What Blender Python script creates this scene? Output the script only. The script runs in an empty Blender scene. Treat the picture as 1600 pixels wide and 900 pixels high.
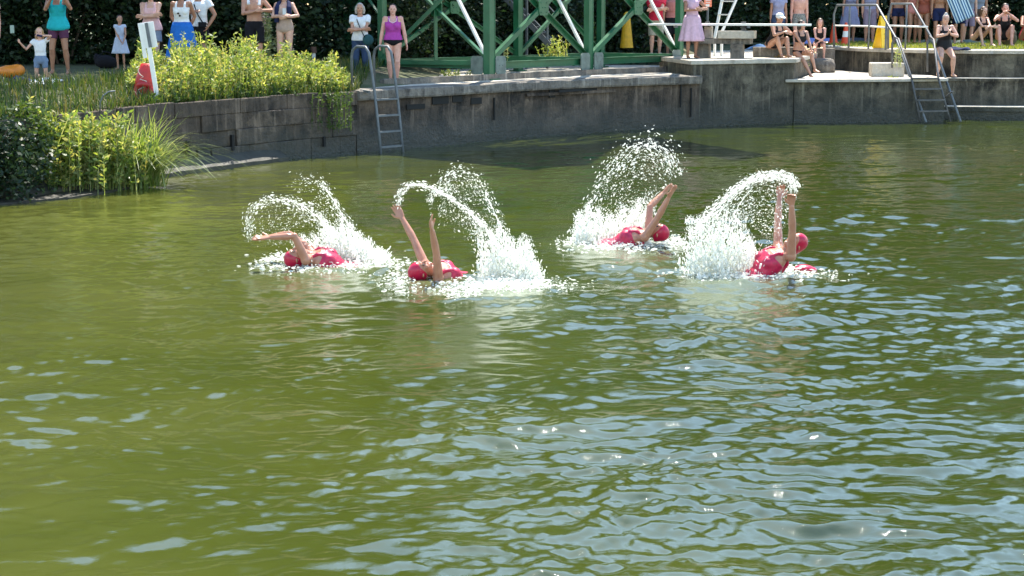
import bpy, bmesh, math, random
import numpy as np
from math import sin, cos, pi, radians as R
from mathutils import Vector, Matrix

random.seed(7)
RS = np.random.RandomState(11)
SC = bpy.context.scene
COL = SC.collection

# ---------------------------------------------------------------- camera, sky, sun, exposure
CAMH = 2.72
FPX = 2700.0                       # focal length in photo pixels (photo 1600 wide)
PITCH = math.atan(440 / FPX)
cam_d = bpy.data.cameras.new('camera')
cam = bpy.data.objects.new('camera', cam_d)
COL.objects.link(cam)
cam_d.sensor_width = 36
cam_d.lens = 36 * FPX / 1600
cam_d.clip_end = 6000
cam.location = (0, 0, CAMH)
cam.rotation_euler = (pi / 2 - PITCH, 0, 0)
SC.camera = cam

SUN_EL, SUN_AZ = R(60), R(7)       # azimuth measured from +Y towards +X
world = bpy.data.worlds.new('World')
SC.world = world
world.use_nodes = True
wn = world.node_tree.nodes
wl = world.node_tree.links
bg = wn['Background']
sky = wn.new('ShaderNodeTexSky')
sky.sky_type = 'NISHITA'
sky.sun_disc = False
sky.sun_elevation = SUN_EL
sky.sun_rotation = SUN_AZ
sky.altitude = 0
sky.air_density = 1.5
sky.dust_density = 0.2
sky.ozone_density = 2.2
bg.inputs['Strength'].default_value = 0.15
wl.new(sky.outputs[0], bg.inputs['Color'])

sd = bpy.data.lights.new('sun', 'SUN')
sd.energy = 4.8
sd.angle = R(0.5)
sd.color = (1.0, 0.93, 0.82)
so = bpy.data.objects.new('sun', sd)
COL.objects.link(so)
SUNV = Vector((sin(SUN_AZ) * cos(SUN_EL), cos(SUN_AZ) * cos(SUN_EL), sin(SUN_EL)))
so.rotation_euler = SUNV.to_track_quat('Z', 'Y').to_euler()
so.location = (0, 60, 60)

SC.view_settings.view_transform = 'Standard'
SC.view_settings.look = 'None'
SC.view_settings.exposure = 1.46
SC.view_settings.gamma = 1
SC.view_settings.use_curve_mapping = False
SC.cycles.max_bounces = 7
SC.cycles.transparent_max_bounces = 8
SC.cycles.sample_clamp_indirect = 6
SC.cycles.sample_clamp_direct = 150
SC.cycles.use_denoising = True

# ---------------------------------------------------------------- where photo points lie in the world
def ray(px, py):
    a, b = (px - 800) / FPX, (450 - py) / FPX
    return Vector((a, cos(PITCH) + b * sin(PITCH), -sin(PITCH) + b * cos(PITCH)))
def G(px, py, z=0.0):              # point on the level plane z
    r = ray(px, py); t = (z - CAMH) / r.z
    return Vector((r.x * t, r.y * t, z))
def D(px, py, d):                  # point at distance d
    r = ray(px, py); t = d / r.y
    return Vector((r.x * t, d, CAMH + r.z * t))
def X(px, d): return (px - 800) / FPX * d * 1.0

# ---------------------------------------------------------------- mesh helpers
def put(o, name, label=None, cat=None, group=None, kind=None, parent=None):
    o.name = name
    if label: o['label'] = label
    if cat: o['category'] = cat
    if group: o['group'] = group
    if kind: o['kind'] = kind
    if parent is not None: o.parent = parent
    return o
def thing(name, label, cat, loc=(0, 0, 0), rz=0, group=None):
    o = bpy.data.objects.new(name, None)
    o.empty_display_size = 0.2
    COL.objects.link(o); o.location = loc; o.rotation_euler = (0, 0, rz)
    return put(o, name, label, cat, group)

class MB:
    def __init__(s): s.v = []; s.f = []
    def add(s, vs, fs):
        n = len(s.v)
        s.v += [tuple(v) for v in vs]
        s.f += [tuple(i + n for i in f) for f in fs]
        return s
    def box(s, c, d, M=None):
        x, y, z = d[0] / 2, d[1] / 2, d[2] / 2
        vs = [Vector((a * x, b * y, e * z)) for a in (-1, 1) for b in (-1, 1) for e in (-1, 1)]
        if M is not None: vs = [M @ v for v in vs]
        vs = [v + Vector(c) for v in vs]
        return s.add(vs, [(0, 1, 3, 2), (4, 6, 7, 5), (0, 4, 5, 1), (2, 3, 7, 6), (0, 2, 6, 4), (1, 5, 7, 3)])
    def beam(s, p, q, w, h=None, up=(0, 0, 1), ext=0):
        p, q = Vector(p), Vector(q); h = h or w
        d = (q - p).normalized(); p = p - d * ext; q = q + d * ext
        up = Vector(up)
        if abs(d.dot(up)) > .98: up = Vector((0.63, .777, 0))
        r = d.cross(up).normalized(); u = r.cross(d)
        vs = [e + r * (a * w / 2) + u * (b * h / 2) for e in (p, q) for a, b in ((-1, -1), (1, -1), (1, 1), (-1, 1))]
        return s.add(vs, [(0, 3, 2, 1), (4, 5, 6, 7), (0, 1, 5, 4), (1, 2, 6, 5), (2, 3, 7, 6), (3, 0, 4, 7)])
    def angle(s, p, q, w, t=0.012, up=(0, 0, 1)):      # L-shaped steel angle
        p, q = Vector(p), Vector(q); d = (q - p).normalized(); up = Vector(up)
        if abs(d.dot(up)) > .98: up = Vector((0.63, .777, 0))
        r = d.cross(up).normalized(); u = r.cross(d)
        s.beam(p + u * (w / 2), q + u * (w / 2), w, t, up)
        s.beam(p + r * (w / 2 - t / 2), q + r * (w / 2 - t / 2), t, w * .98, up)
        return s
    def prism(s, poly, z0, z1):
        n = len(poly)
        vs = [(p[0], p[1], z0 if not hasattr(z0, '__len__') else z0[i]) for i, p in enumerate(poly)] + [(p[0], p[1], z1) for p in poly]
        fs = [tuple(range(n - 1, -1, -1)), tuple(range(n, 2 * n))] + [(i, (i + 1) % n, n + (i + 1) % n, n + i) for i in range(n)]
        return s.add(vs, fs)
    def tube(s, pts, r, n=8, cap=True):
        pts = [Vector(p) for p in pts]
        rr = r if hasattr(r, '__len__') else [r] * len(pts)
        rings = []; a = None
        for i, p in enumerate(pts):
            d = (pts[min(i + 1, len(pts) - 1)] - pts[max(i - 1, 0)])
            d = d.normalized() if d.length > 1e-9 else Vector((0, 0, 1))
            if a is None: a = d.orthogonal().normalized()
            a = (a - d * a.dot(d))
            a = a.normalized() if a.length > 1e-6 else d.orthogonal().normalized()
            rings.append((p, a * rr[i], d.cross(a) * rr[i]))
        return s.loft(rings, n, cap)
    def loft(s, rings, n=12, cap=True):
        vs = []; fs = []
        for c, a, b in rings:
            c, a, b = Vector(c), Vector(a), Vector(b)
            vs += [c + a * cos(2 * pi * k / n) + b * sin(2 * pi * k / n) for k in range(n)]
        for i in range(len(rings) - 1):
            for k in range(n):
                k2 = (k + 1) % n
                fs.append((i * n + k, i * n + k2, (i + 1) * n + k2, (i + 1) * n + k))
        if cap:
            fs.append(tuple(range(n - 1, -1, -1))); m = (len(rings) - 1) * n
            fs.append(tuple(range(m, m + n)))
        return s.add(vs, fs)
    def ball(s, c, r, M=None, n=12, m=7):
        c = Vector(c)
        r = r if hasattr(r, '__len__') else (r, r, r)
        vs = []; fs = []
        for i in range(1, m):
            th = pi * i / m
            for k in range(n):
                ph = 2 * pi * k / n
                vs.append(Vector((r[0] * sin(th) * cos(ph), r[1] * sin(th) * sin(ph), r[2] * cos(th))))
        vs += [Vector((0, 0, r[2])), Vector((0, 0, -r[2]))]
        if M is not None: vs = [M @ v for v in vs]
        vs = [v + c for v in vs]
        for i in range(m - 2):
            for k in range(n):
                k2 = (k + 1) % n
                fs.append((i * n + k, (i + 1) * n + k, (i + 1) * n + k2, i * n + k2))
        T = n * (m - 1)
        for k in range(n):
            k2 = (k + 1) % n
            fs.append((T, k, k2)); fs.append((T + 1, (m - 2) * n + k2, (m - 2) * n + k))
        return s.add(vs, fs)
    def cap(s, p, q, r1, r2, n=10):                     # capsule with tapered radius
        p, q = Vector(p), Vector(q)
        s.tube([p, q], [r1, r2], n); s.ball(p, r1, n=n, m=6); s.ball(q, r2, n=n, m=6)
        return s
    def mesh(s, name):
        me = bpy.data.meshes.new(name)
        me.from_pydata(s.v, [], s.f); me.update()
        return me
    def obj(s, name, mat, parent=None, smooth=False, bevel=0):
        me = s.mesh(name)
        if smooth:
            me.polygons.foreach_set('use_smooth', [True] * len(me.polygons))
        me.materials.append(mat)
        o = bpy.data.objects.new(name, me); COL.objects.link(o)
        if parent is not None: o.parent = parent
        if bevel:
            m = o.modifiers.new('Bevel', 'BEVEL'); m.width = bevel; m.segments = 2; m.limit_method = 'ANGLE'
        return o
    def skin(s, name, mat, parent=None, voxel=0.012, smooth=3):  # melt the shapes into one continuous surface
        me = s.mesh(name)
        o = bpy.data.objects.new(name, me); COL.objects.link(o)
        m = o.modifiers.new('r', 'REMESH'); m.mode = 'VOXEL'; m.voxel_size = voxel; m.use_smooth_shade = True
        if smooth:
            k = o.modifiers.new('s', 'SMOOTH'); k.iterations = smooth; k.factor = .5
        bpy.context.view_layer.update()
        dg = bpy.context.evaluated_depsgraph_get()
        new = bpy.data.meshes.new_from_object(o.evaluated_get(dg))
        o.modifiers.clear(); o.data = new; new.name = name
        bpy.data.meshes.remove(me)
        new.materials.clear(); new.materials.append(mat)
        if parent is not None: o.parent = parent
        return o

def np_mesh(name, verts, faces, mat, parent=None, smooth=False, attr=None):
    verts = np.asarray(verts, np.float32); faces = np.asarray(faces, np.int32)
    me = bpy.data.meshes.new(name)
    nf, k = faces.shape
    me.vertices.add(len(verts)); me.vertices.foreach_set('co', verts.ravel())
    me.loops.add(nf * k); me.loops.foreach_set('vertex_index', faces.ravel())
    me.polygons.add(nf); me.polygons.foreach_set('loop_start', np.arange(0, nf * k, k, dtype=np.int32))
    if smooth: me.polygons.foreach_set('use_smooth', np.ones(nf, bool))
    me.update(calc_edges=True)
    if attr:
        for an, av in attr.items():
            a = me.attributes.new(an, 'FLOAT', 'POINT'); a.data.foreach_set('value', np.asarray(av, np.float32))
    me.materials.append(mat)
    o = bpy.data.objects.new(name, me); COL.objects.link(o)
    if parent is not None: o.parent = parent
    return o

# ---------------------------------------------------------------- materials
MATS = {}
def newmat(name):
    m = bpy.data.materials.new(name); m.use_nodes = True
    return m, m.node_tree.nodes, m.node_tree.links, m.node_tree.nodes['Principled BSDF']
def noise(N, L, scale, detail=5, rough=.6, coord=None, vec=None, dim='3D'):
    n = N.new('ShaderNodeTexNoise'); n.inputs['Scale'].default_value = scale
    n.inputs['Detail'].default_value = detail; n.inputs['Roughness'].default_value = rough
    if vec is not None: L.new(vec, n.inputs['Vector'])
    return n
def objcoord(N, L, scale=(1, 1, 1)):
    t = N.new('ShaderNodeTexCoord'); m = N.new('ShaderNodeMapping'); m.inputs['Scale'].default_value = scale
    L.new(t.outputs['Object'], m.inputs['Vector'])
    return m.outputs[0]
def ramp(N, L, fac, stops):
    r = N.new('ShaderNodeValToRGB'); e = r.color_ramp.elements
    while len(e) < len(stops): e.new(.5)
    for i, (p, c) in enumerate(stops):
        e[i].position = p; e[i].color = (*c, 1) if len(c) == 3 else c
    L.new(fac, r.inputs[0])
    return r
def bump(N, L, h, bsdf, strength=.4, dist=.02):
    b = N.new('ShaderNodeBump'); b.inputs['Strength'].default_value = strength; b.inputs['Distance'].default_value = dist
    L.new(h, b.inputs['Height']); L.new(b.outputs[0], bsdf.inputs['Normal'])
    return b
def plain(name, col, rough=.6, metal=0, var=.15, scale=9, bumpd=0.0, sheen=0, spec=None):
    if name in MATS: return MATS[name]
    m, N, L, P = newmat(name)
    oc = objcoord(N, L)
    n = noise(N, L, scale, 4, .6, vec=oc)
    r = ramp(N, L, n.outputs[0], [(.3, tuple(c * (1 - var) for c in col)), (.7, tuple(min(1, c * (1 + var)) for c in col))])
    L.new(r.outputs[0], P.inputs['Base Color'])
    P.inputs['Roughness'].default_value = rough; P.inputs['Metallic'].default_value = metal
    if spec is not None: P.inputs['Specular IOR Level'].default_value = spec
    if bumpd:
        n2 = noise(N, L, scale * 5, 5, .6, vec=oc); bump(N, L, n2.outputs[0], P, .5, bumpd)
    MATS[name] = m
    return m
def cloth(name, col, rough=.85, var=.12, bumpd=.012):
    return plain('cloth_' + name, col, rough, 0, var, 14, bumpd, spec=.2)
def skinmat(name, col):
    if name in MATS: return MATS[name]
    m, N, L, P = newmat(name)
    oc = objcoord(N, L)
    n = noise(N, L, 12, 4, .6, vec=oc)
    r = ramp(N, L, n.outputs[0], [(.3, (col[0] * .86, col[1] * .8, col[2] * .78)), (.7, tuple(min(1, c * 1.1) for c in col))])
    L.new(r.outputs[0], P.inputs['Base Color'])
    P.inputs['Roughness'].default_value = .45
    P.inputs['Subsurface Weight'].default_value = .12
    P.inputs['Subsurface Radius'].default_value = (.02, .008, .004)
    P.inputs['Subsurface Scale'].default_value = .5
    MATS[name] = m
    return m
def leafmat(name, cols, trans=.35, rough=.5):
    if name in MATS: return MATS[name]
    m, N, L, P = newmat(name)
    g = N.new('ShaderNodeNewGeometry')
    k = len(cols)
    r = ramp(N, L, g.outputs['Random Per Island'], [(i / max(1, k - 1), c) for i, c in enumerate(cols)])
    L.new(r.outputs[0], P.inputs['Base Color'])
    P.inputs['Roughness'].default_value = rough
    P.inputs['Specular IOR Level'].default_value = .35
    t = N.new('ShaderNodeBsdfTranslucent')
    mx = N.new('ShaderNodeMix'); mx.data_type = 'RGBA'; mx.blend_type = 'MULTIPLY'; mx.inputs[0].default_value = 1
    L.new(r.outputs[0], mx.inputs[6]); mx.inputs[7].default_value = (1.9, 1.7, .8, 1)
    L.new(mx.outputs[2], t.inputs['Color'])
    ms = N.new('ShaderNodeMixShader'); ms.inputs[0].default_value = trans
    L.new(P.outputs[0], ms.inputs[1]); L.new(t.outputs[0], ms.inputs[2])
    L.new(ms.outputs[0], N['Material Output'].inputs[0])
    MATS[name] = m
    return m

def concrete(name, base=(.30, .27, .22), dark=(.10, .095, .08), scale=1.4, bricks=False, wet=True, stain=.6):
    if name in MATS: return MATS[name]
    m, N, L, P = newmat(name)
    t = N.new('ShaderNodeTexCoord')
    geo = N.new('ShaderNodeNewGeometry')
    sep = N.new('ShaderNodeSeparateXYZ'); L.new(geo.outputs['Position'], sep.inputs[0])
    n1 = noise(N, L, scale * 1.6, 10, .74, vec=geo.outputs['Position'])
    mp = N.new('ShaderNodeMapping'); mp.inputs['Scale'].default_value = (1.5, 1.5, .42); L.new(geo.outputs['Position'], mp.inputs[0])
    n2 = noise(N, L, 1.6, 9, .72, vec=mp.outputs[0])
    r1 = ramp(N, L, n1.outputs[0], [(.36, dark), (.5, tuple(.6 * a + .4 * b for a, b in zip(base, dark))), (.64, base)])
    r2 = ramp(N, L, n2.outputs[0], [(.42, (1 - stain, 1 - stain, 1 - stain)), (.56, (1.0, 1, 1))])
    mx = N.new('ShaderNodeMix'); mx.data_type = 'RGBA'; mx.blend_type = 'MULTIPLY'; mx.inputs[0].default_value = .8
    L.new(r1.outputs[0], mx.inputs[6]); L.new(r2.outputs[0], mx.inputs[7])
    out = mx.outputs[2]
    # old repair patches and pale drips
    mv = N.new('ShaderNodeMapping'); mv.inputs['Scale'].default_value = (1, 1, 2.1); L.new(geo.outputs['Position'], mv.inputs[0])
    nw = noise(N, L, 2.5, 4, .6, vec=geo.outputs['Position']); va = N.new('ShaderNodeVectorMath'); va.operation = 'MULTIPLY_ADD'
    L.new(nw.outputs['Color'], va.inputs[0]); va.inputs[1].default_value = (.5, .5, .5); L.new(mv.outputs[0], va.inputs[2])
    vo = N.new('ShaderNodeTexVoronoi'); vo.inputs['Scale'].default_value = 1.5; L.new(va.outputs[0], vo.inputs['Vector'])
    sv = N.new('ShaderNodeSeparateColor'); L.new(vo.outputs['Color'], sv.inputs[0])
    rv = ramp(N, L, sv.outputs[0], [(0, (.55, .50, .46)), (.45, (.95, .92, .88)), (.8, (1.05, 1, .95)), (1, (1.5, 1.45, 1.35))])
    mp_ = N.new('ShaderNodeMix'); mp_.data_type = 'RGBA'; mp_.blend_type = 'MULTIPLY'; mp_.inputs[0].default_value = .85 if wet else .25
    L.new(out, mp_.inputs[6]); L.new(rv.outputs[0], mp_.inputs[7]); out = mp_.outputs[2]
    md = N.new('ShaderNodeMapping'); md.inputs['Scale'].default_value = (9, 9, .5); L.new(geo.outputs['Position'], md.inputs[0])
    nd = noise(N, L, 1.0, 5, .65, vec=md.outputs[0]); rd = ramp(N, L, nd.outputs[0], [(.56, (0, 0, 0)), (.72, (.55, .55, .55))])
    mk_ = N.new('ShaderNodeMix'); mk_.data_type = 'RGBA'; L.new(rd.outputs[0], mk_.inputs[0]); L.new(out, mk_.inputs[6])
    mk_.inputs[7].default_value = (*[min(.6, c * 1.9) for c in base], 1); out = mk_.outputs[2]
    if wet:
        mr = N.new('ShaderNodeMapRange'); mr.inputs[1].default_value = .02; mr.inputs[2].default_value = .75
        ad = N.new('ShaderNodeMath'); ad.operation = 'MULTIPLY_ADD'; ad.inputs[1].default_value = .35; L.new(n1.outputs[0], ad.inputs[0])
        sb = N.new('ShaderNodeMath'); sb.operation = 'SUBTRACT'; L.new(sep.outputs[2], sb.inputs[0]); sb.inputs[1].default_value = .17
        L.new(sb.outputs[0], ad.inputs[2]); L.new(ad.outputs[0], mr.inputs[0])
        mw = N.new('ShaderNodeMix'); mw.data_type = 'RGBA'; L.new(mr.outputs[0], mw.inputs[0])
        mw.inputs[6].default_value = (.022, .026, .018, 1); L.new(out, mw.inputs[7]); out = mw.outputs[2]
        rr = N.new('ShaderNodeMapRange'); rr.inputs[3].default_value = .25; rr.inputs[4].default_value = .9; L.new(mr.outputs[0], rr.inputs[0])
        L.new(rr.outputs[0], P.inputs['Roughness'])
    else: P.inputs['Roughness'].default_value = .9
    n3 = noise(N, L, 14, 8, .7, vec=geo.outputs['Position'])
    L.new(out, P.inputs['Base Color'])
    bump(N, L, n3.outputs[0], P, .9, .05)
    MATS[name] = m
    return m
# ================================================================ the water
def build_water():
    m, N, L, P = newmat('murky_water')
    geo = N.new('ShaderNodeNewGeometry')
    at = N.new('ShaderNodeAttribute'); at.attribute_name = 'foam'
    nA = noise(N, L, .35, 4, .55, vec=geo.outputs['Position'])
    sx = N.new('ShaderNodeSeparateXYZ'); L.new(geo.outputs['Position'], sx.inputs[0])
    ma = N.new('ShaderNodeMath'); ma.operation = 'MULTIPLY_ADD'; L.new(sx.outputs[0], ma.inputs[0]); ma.inputs[1].default_value = -.085; L.new(nA.outputs[0], ma.inputs[2])
    base = ramp(N, L, ma.outputs[0], [(.30, (.027, .038, .0045)), (.62, (.044, .054, .008)), (.95, (.066, .073, .015))])
    mp = N.new('ShaderNodeMapping'); mp.inputs['Scale'].default_value = (1, .55, 1); L.new(geo.outputs['Position'], mp.inputs[0])
    nF = noise(N, L, 9, 9, .72, vec=mp.outputs[0])
    # foam where the attribute beats the noise
    nG = noise(N, L, 1.8, 4, .6, vec=geo.outputs['Position']); mg = N.new('ShaderNodeMath'); mg.operation = 'MULTIPLY_ADD'; mg.inputs[1].default_value = .30; L.new(nG.outputs[0], mg.inputs[0]); sg = N.new('ShaderNodeMath'); sg.operation = 'SUBTRACT'; sg.inputs[1].default_value = .26; L.new(nF.outputs[0], sg.inputs[0]); L.new(sg.outputs[0], mg.inputs[2])
    ad = N.new('ShaderNodeMath'); ad.operation = 'ADD'; L.new(mg.outputs[0], ad.inputs[0]); L.new(at.outputs['Fac'], ad.inputs[1])
    fr = ramp(N, L, ad.outputs[0], [(.0, (0, 0, 0)), (.86, (0, 0, 0)), (1.0, (.9, .9, .9))])
    # milky aerated water round the foam
    milk = ramp(N, L, at.outputs['Fac'], [(.0, (0, 0, 0)), (.75, (.45, .45, .45))])
    mk = N.new('ShaderNodeMix'); mk.data_type = 'RGBA'; L.new(milk.outputs[0], mk.inputs[0]); L.new(base.outputs[0], mk.inputs[6]); mk.inputs[7].default_value = (.36, .42, .26, 1)
    mf = N.new('ShaderNodeMix'); mf.data_type = 'RGBA'; L.new(fr.outputs[0], mf.inputs[0]); L.new(mk.outputs[2], mf.inputs[6]); mf.inputs[7].default_value = (.82, .85, .80, 1)
    L.new(mf.outputs[2], P.inputs['Base Color'])
    rg = N.new('ShaderNodeMapRange'); rg.inputs[3].default_value = .008; rg.inputs[4].default_value = .5; L.new(fr.outputs[0], rg.inputs[0])
    L.new(rg.outputs[0], P.inputs['Roughness'])
    P.inputs['IOR'].default_value = 1.65; P.inputs['Specular IOR Level'].default_value = .6
    mp2 = N.new('ShaderNodeMapping'); mp2.inputs['Scale'].default_value = (1.0, 1.15, 1); mp2.inputs['Rotation'].default_value = (0, 0, .3); L.new(geo.outputs['Position'], mp2.inputs[0])
    n1 = noise(N, L, 26, 4, .7, vec=mp2.outputs[0]); n1.inputs['Distortion'].default_value = .4
    n2 = noise(N, L, 40, 4, .6, vec=geo.outputs['Position'])
    b1 = N.new('ShaderNodeBump'); b1.inputs['Strength'].default_value = .12; b1.inputs['Distance'].default_value = .014; L.new(n1.outputs[0], b1.inputs['Height'])
    b2 = N.new('ShaderNodeBump'); b2.inputs['Distance'].default_value = .02; b2.inputs['Strength'].default_value = .5
    ml = N.new('ShaderNodeMath'); ml.operation = 'MULTIPLY'; L.new(n2.outputs[0], ml.inputs[0]); L.new(at.outputs['Fac'], ml.inputs[1])
    L.new(ml.outputs[0], b2.inputs['Height']); L.new(b1.outputs[0], b2.inputs['Normal']); L.new(b2.outputs[0], P.inputs['Normal'])

    ys = [4.6]
    while ys[-1] < 47: ys.append(ys[-1] + .0165 * (ys[-1] / 8) ** 1.0)
    ys = np.array(ys); nx = 820
    u = np.linspace(-1, 1, nx)
    Xg = u[None, :] * (ys[:, None] * .36 + 1.6)
    Yg = np.repeat(ys[:, None], nx, 1)
    Z = np.zeros_like(Xg)
    rs = np.random.RandomState(5)
    wx = .018 * np.sin(Xg * 11 + 3 * np.sin(Yg * 5)) + .10 * np.sin(Xg * 1.3 + Yg * .7) + .08 * np.sin(Xg * 2.9 - Yg * 1.7 + 1)
    wy = .022 * np.sin(Yg * 13 + 2.5 * np.sin(Xg * 6)) + .10 * np.sin(Yg * 1.1 - Xg * .9 + 2) + .07 * np.sin(Yg * 2.3 + Xg * 2.1)
    XX, YY = Xg + wx, Yg + wy
    # wavelength bands: (wavelength lo, hi, count, rms slope, direction spread)
    for lo, hi, cnt, slope, ang0, spread in ((.085, .18, 56, .115, -1.50, .85), (.18, .48, 48, .130, -1.42, .72), (.50, 1.1, 20, .070, -1.30, .45), (1.5, 3.2, 9, .030, -1.2, .6)):
        for _ in range(cnt):
            lam = lo * (hi / lo) ** rs.rand(); k = 2 * pi / lam
            an = ang0 + rs.randn() * spread
            a = slope / k * math.sqrt(2.0 / cnt)
            ph = k * (cos(an) * XX + sin(an) * YY) + rs.rand() * 6.28
            Z += a * (np.sin(ph) + (-.24) * np.cos(2 * ph))
    # calmer patches and the calmer far side
    patch = .78 + .34 * np.sin(Xg * .9 + .3 * Yg + 1) * np.sin(Yg * .55 - .4 * Xg) + .12 * np.sin(Xg * 2.3 + Yg * 1.3)
    Z *= patch * (np.clip((47 - Yg) / 30, .42, 1.0)) * np.interp(Xg / Yg, [-.3, -.12, .1, .3], [.68, .78, 1.0, 1.06])
    foam = np.zeros_like(Xg)
    def blob(cx, cy, rx, ry, s=1.0):
        return s * np.exp(-(((Xg - cx) / rx) ** 2 + ((Yg - cy) / ry) ** 2))
    for (px, py, rpx, rd, s) in FOAM:
        c = G(px, py, 0); sc = FPX / c.y
        foam = np.maximum(foam, blob(c.x, c.y, rpx / sc, rd, s * .9))
        r = np.sqrt((Xg - c.x) ** 2 + ((Yg - c.y)) ** 2)
        Z += .006 * np.sin(r * 2 * pi / .42) * np.exp(-((r - 1.1) / .9) ** 2) * s
        Z += .028 * rs.rand() * blob(c.x, c.y, rpx / sc, rd, s) * np.sin(Xg * 23 + 2 * np.sin(Yg * 9)) * np.sin(Yg * 17 + 3 * np.sin(Xg * 7))
    ny = len(ys)
    # sheet runs on past the waves, flat, well beyond the frame
    Xo = np.concatenate([np.full((ny, 1), -90.), Xg, np.full((ny, 1), 90.)], 1)
    Yo = np.concatenate([Yg[:, :1], Yg, Yg[:, -1:]], 1)
    Zo = np.concatenate([np.zeros((ny, 1)), Z, np.zeros((ny, 1))], 1)
    Fo = np.concatenate([np.zeros((ny, 1)), foam, np.zeros((ny, 1))], 1)
    Xo = np.concatenate([Xo[:1], Xo, Xo[-1:]], 0); Yo = np.concatenate([np.full((1, nx + 2), -40.), Yo, np.full((1, nx + 2), 75.)], 0)
    Zo = np.concatenate([np.zeros((1, nx + 2)), Zo, np.zeros((1, nx + 2))], 0); Fo = np.concatenate([Fo[:1] * 0, Fo, Fo[-1:] * 0], 0)
    W = nx + 2; H = ny + 2
    idx = np.arange(W * H).reshape(H, W)
    F = np.stack([idx[:-1, :-1], idx[:-1, 1:], idx[1:, 1:], idx[1:, :-1]], -1).reshape(-1, 4)
    V = np.stack([Xo, Yo, Zo], -1).reshape(-1, 3)
    o = np_mesh('water', V, F, m, smooth=True, attr={'foam': Fo.ravel()})
    put(o, 'water', kind='structure')

# photo px, py, half width in px, half depth in metres, strength
FOAM = [(505, 416, 90, .55, .42), (570, 412, 60, .6, .50), (440, 420, 45, .4, .36), (620, 418, 45, .35, .28),
        (700, 452, 70, .5, .36), (795, 448, 60, .7, .52), (845, 444, 55, .35, .34), (640, 440, 50, .5, .30), (830, 475, 60, .9, .22), (560, 440, 90, .8, .22),
        (955, 384, 70, .9, .50), (1020, 384, 50, .6, .40), (905, 382, 35, .5, .34), (1000, 410, 90, 1.0, .22),
        (1125, 430, 60, .9, .52), (1200, 432, 60, .6, .42), (1262, 428, 40, .4, .36), (1085, 415, 35, .5, .34), (1150, 465, 80, 1.0, .22), (1050, 400, 40, .5, .26)]
build_water()

# ================================================================ walls of the pool
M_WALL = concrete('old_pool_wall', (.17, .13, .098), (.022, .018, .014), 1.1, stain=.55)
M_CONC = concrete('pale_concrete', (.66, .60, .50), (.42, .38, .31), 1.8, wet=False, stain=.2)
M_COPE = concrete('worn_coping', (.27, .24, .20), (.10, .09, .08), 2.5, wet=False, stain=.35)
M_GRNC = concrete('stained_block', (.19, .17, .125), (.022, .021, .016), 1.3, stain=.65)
M_DARK = plain('dark_hole', (.012, .012, .011), .9)

WL = [(-13.0, 20.5), (-9.8, 22.6), (-7.3, 24.5), (-5.7, 28.15), (-4.25, 30.9), (-2.9, 32.4), (-1.27, 34.3), (.28, 36.3), (2.25, 38.2), (4.27, 39.5)]
WT = 1.17
def offset(poly, d):                       # to the landward side
    out = []
    for i, p in enumerate(poly):
        a = Vector(poly[max(i - 1, 0)]); b = Vector(poly[min(i + 1, len(poly) - 1)])
        t = (b - a).normalized(); out.append((p[0] - t.y * d, p[1] + t.x * d))
    return out
def ribbon_wall(poly, z0, z1, th):
    o = offset(poly, th); mb = MB()
    for i in range(len(poly) - 1):
        q = [poly[i], poly[i + 1], o[i + 1], o[i]]
        mb.prism(q, z0, z1)
    # drop inner partition faces by merging
    return mb
def resample(poly, step):
    out = []
    for i in range(len(poly) - 1):
        a, b = Vector(poly[i]), Vector(poly[i + 1]); n = max(1, int((b - a).length / step))
        out += [tuple(a.lerp(b, k / n)) for k in range(n)]
    return out + [tuple(poly[-1])]

def strip_mesh(sections):                  # sections: list of closed rings of 3D points
    mb = MB(); n = len(sections[0]); vs = [p for s_ in sections for p in s_]
    fs = []
    for i in range(len(sections) - 1):
        for k in range(n):
            fs.append((i * n + k, i * n + (k + 1) % n, (i + 1) * n + (k + 1) % n, (i + 1) * n + k))
    fs += [tuple(range(n))[::-1], tuple(range((len(sections) - 1) * n, len(sections) * n))]
    return mb.add(vs, fs)
def profile_wall(poly, prof, jitter=0):    # prof: list of (landward offset, z)
    secs = []
    offs = {}
    for (d, z) in prof:
        if d not in offs: offs[d] = offset(poly, d)
    for i in range(len(poly)):
        secs.append([Vector((offs[d][i][0] + random.uniform(-1, 1) * jitter, offs[d][i][1] + random.uniform(-1, 1) * jitter, z + random.uniform(-1, 1) * jitter * .6)) for (d, z) in prof])
    return strip_mesh(secs)

# left half: rough stone wall under the grass bank
left = resample(WL[:6], .22)
w1 = thing('pool_wall', 'dark stained stone wall holding up the grassy bank on the left', 'wall')
blocks = MB()
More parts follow.
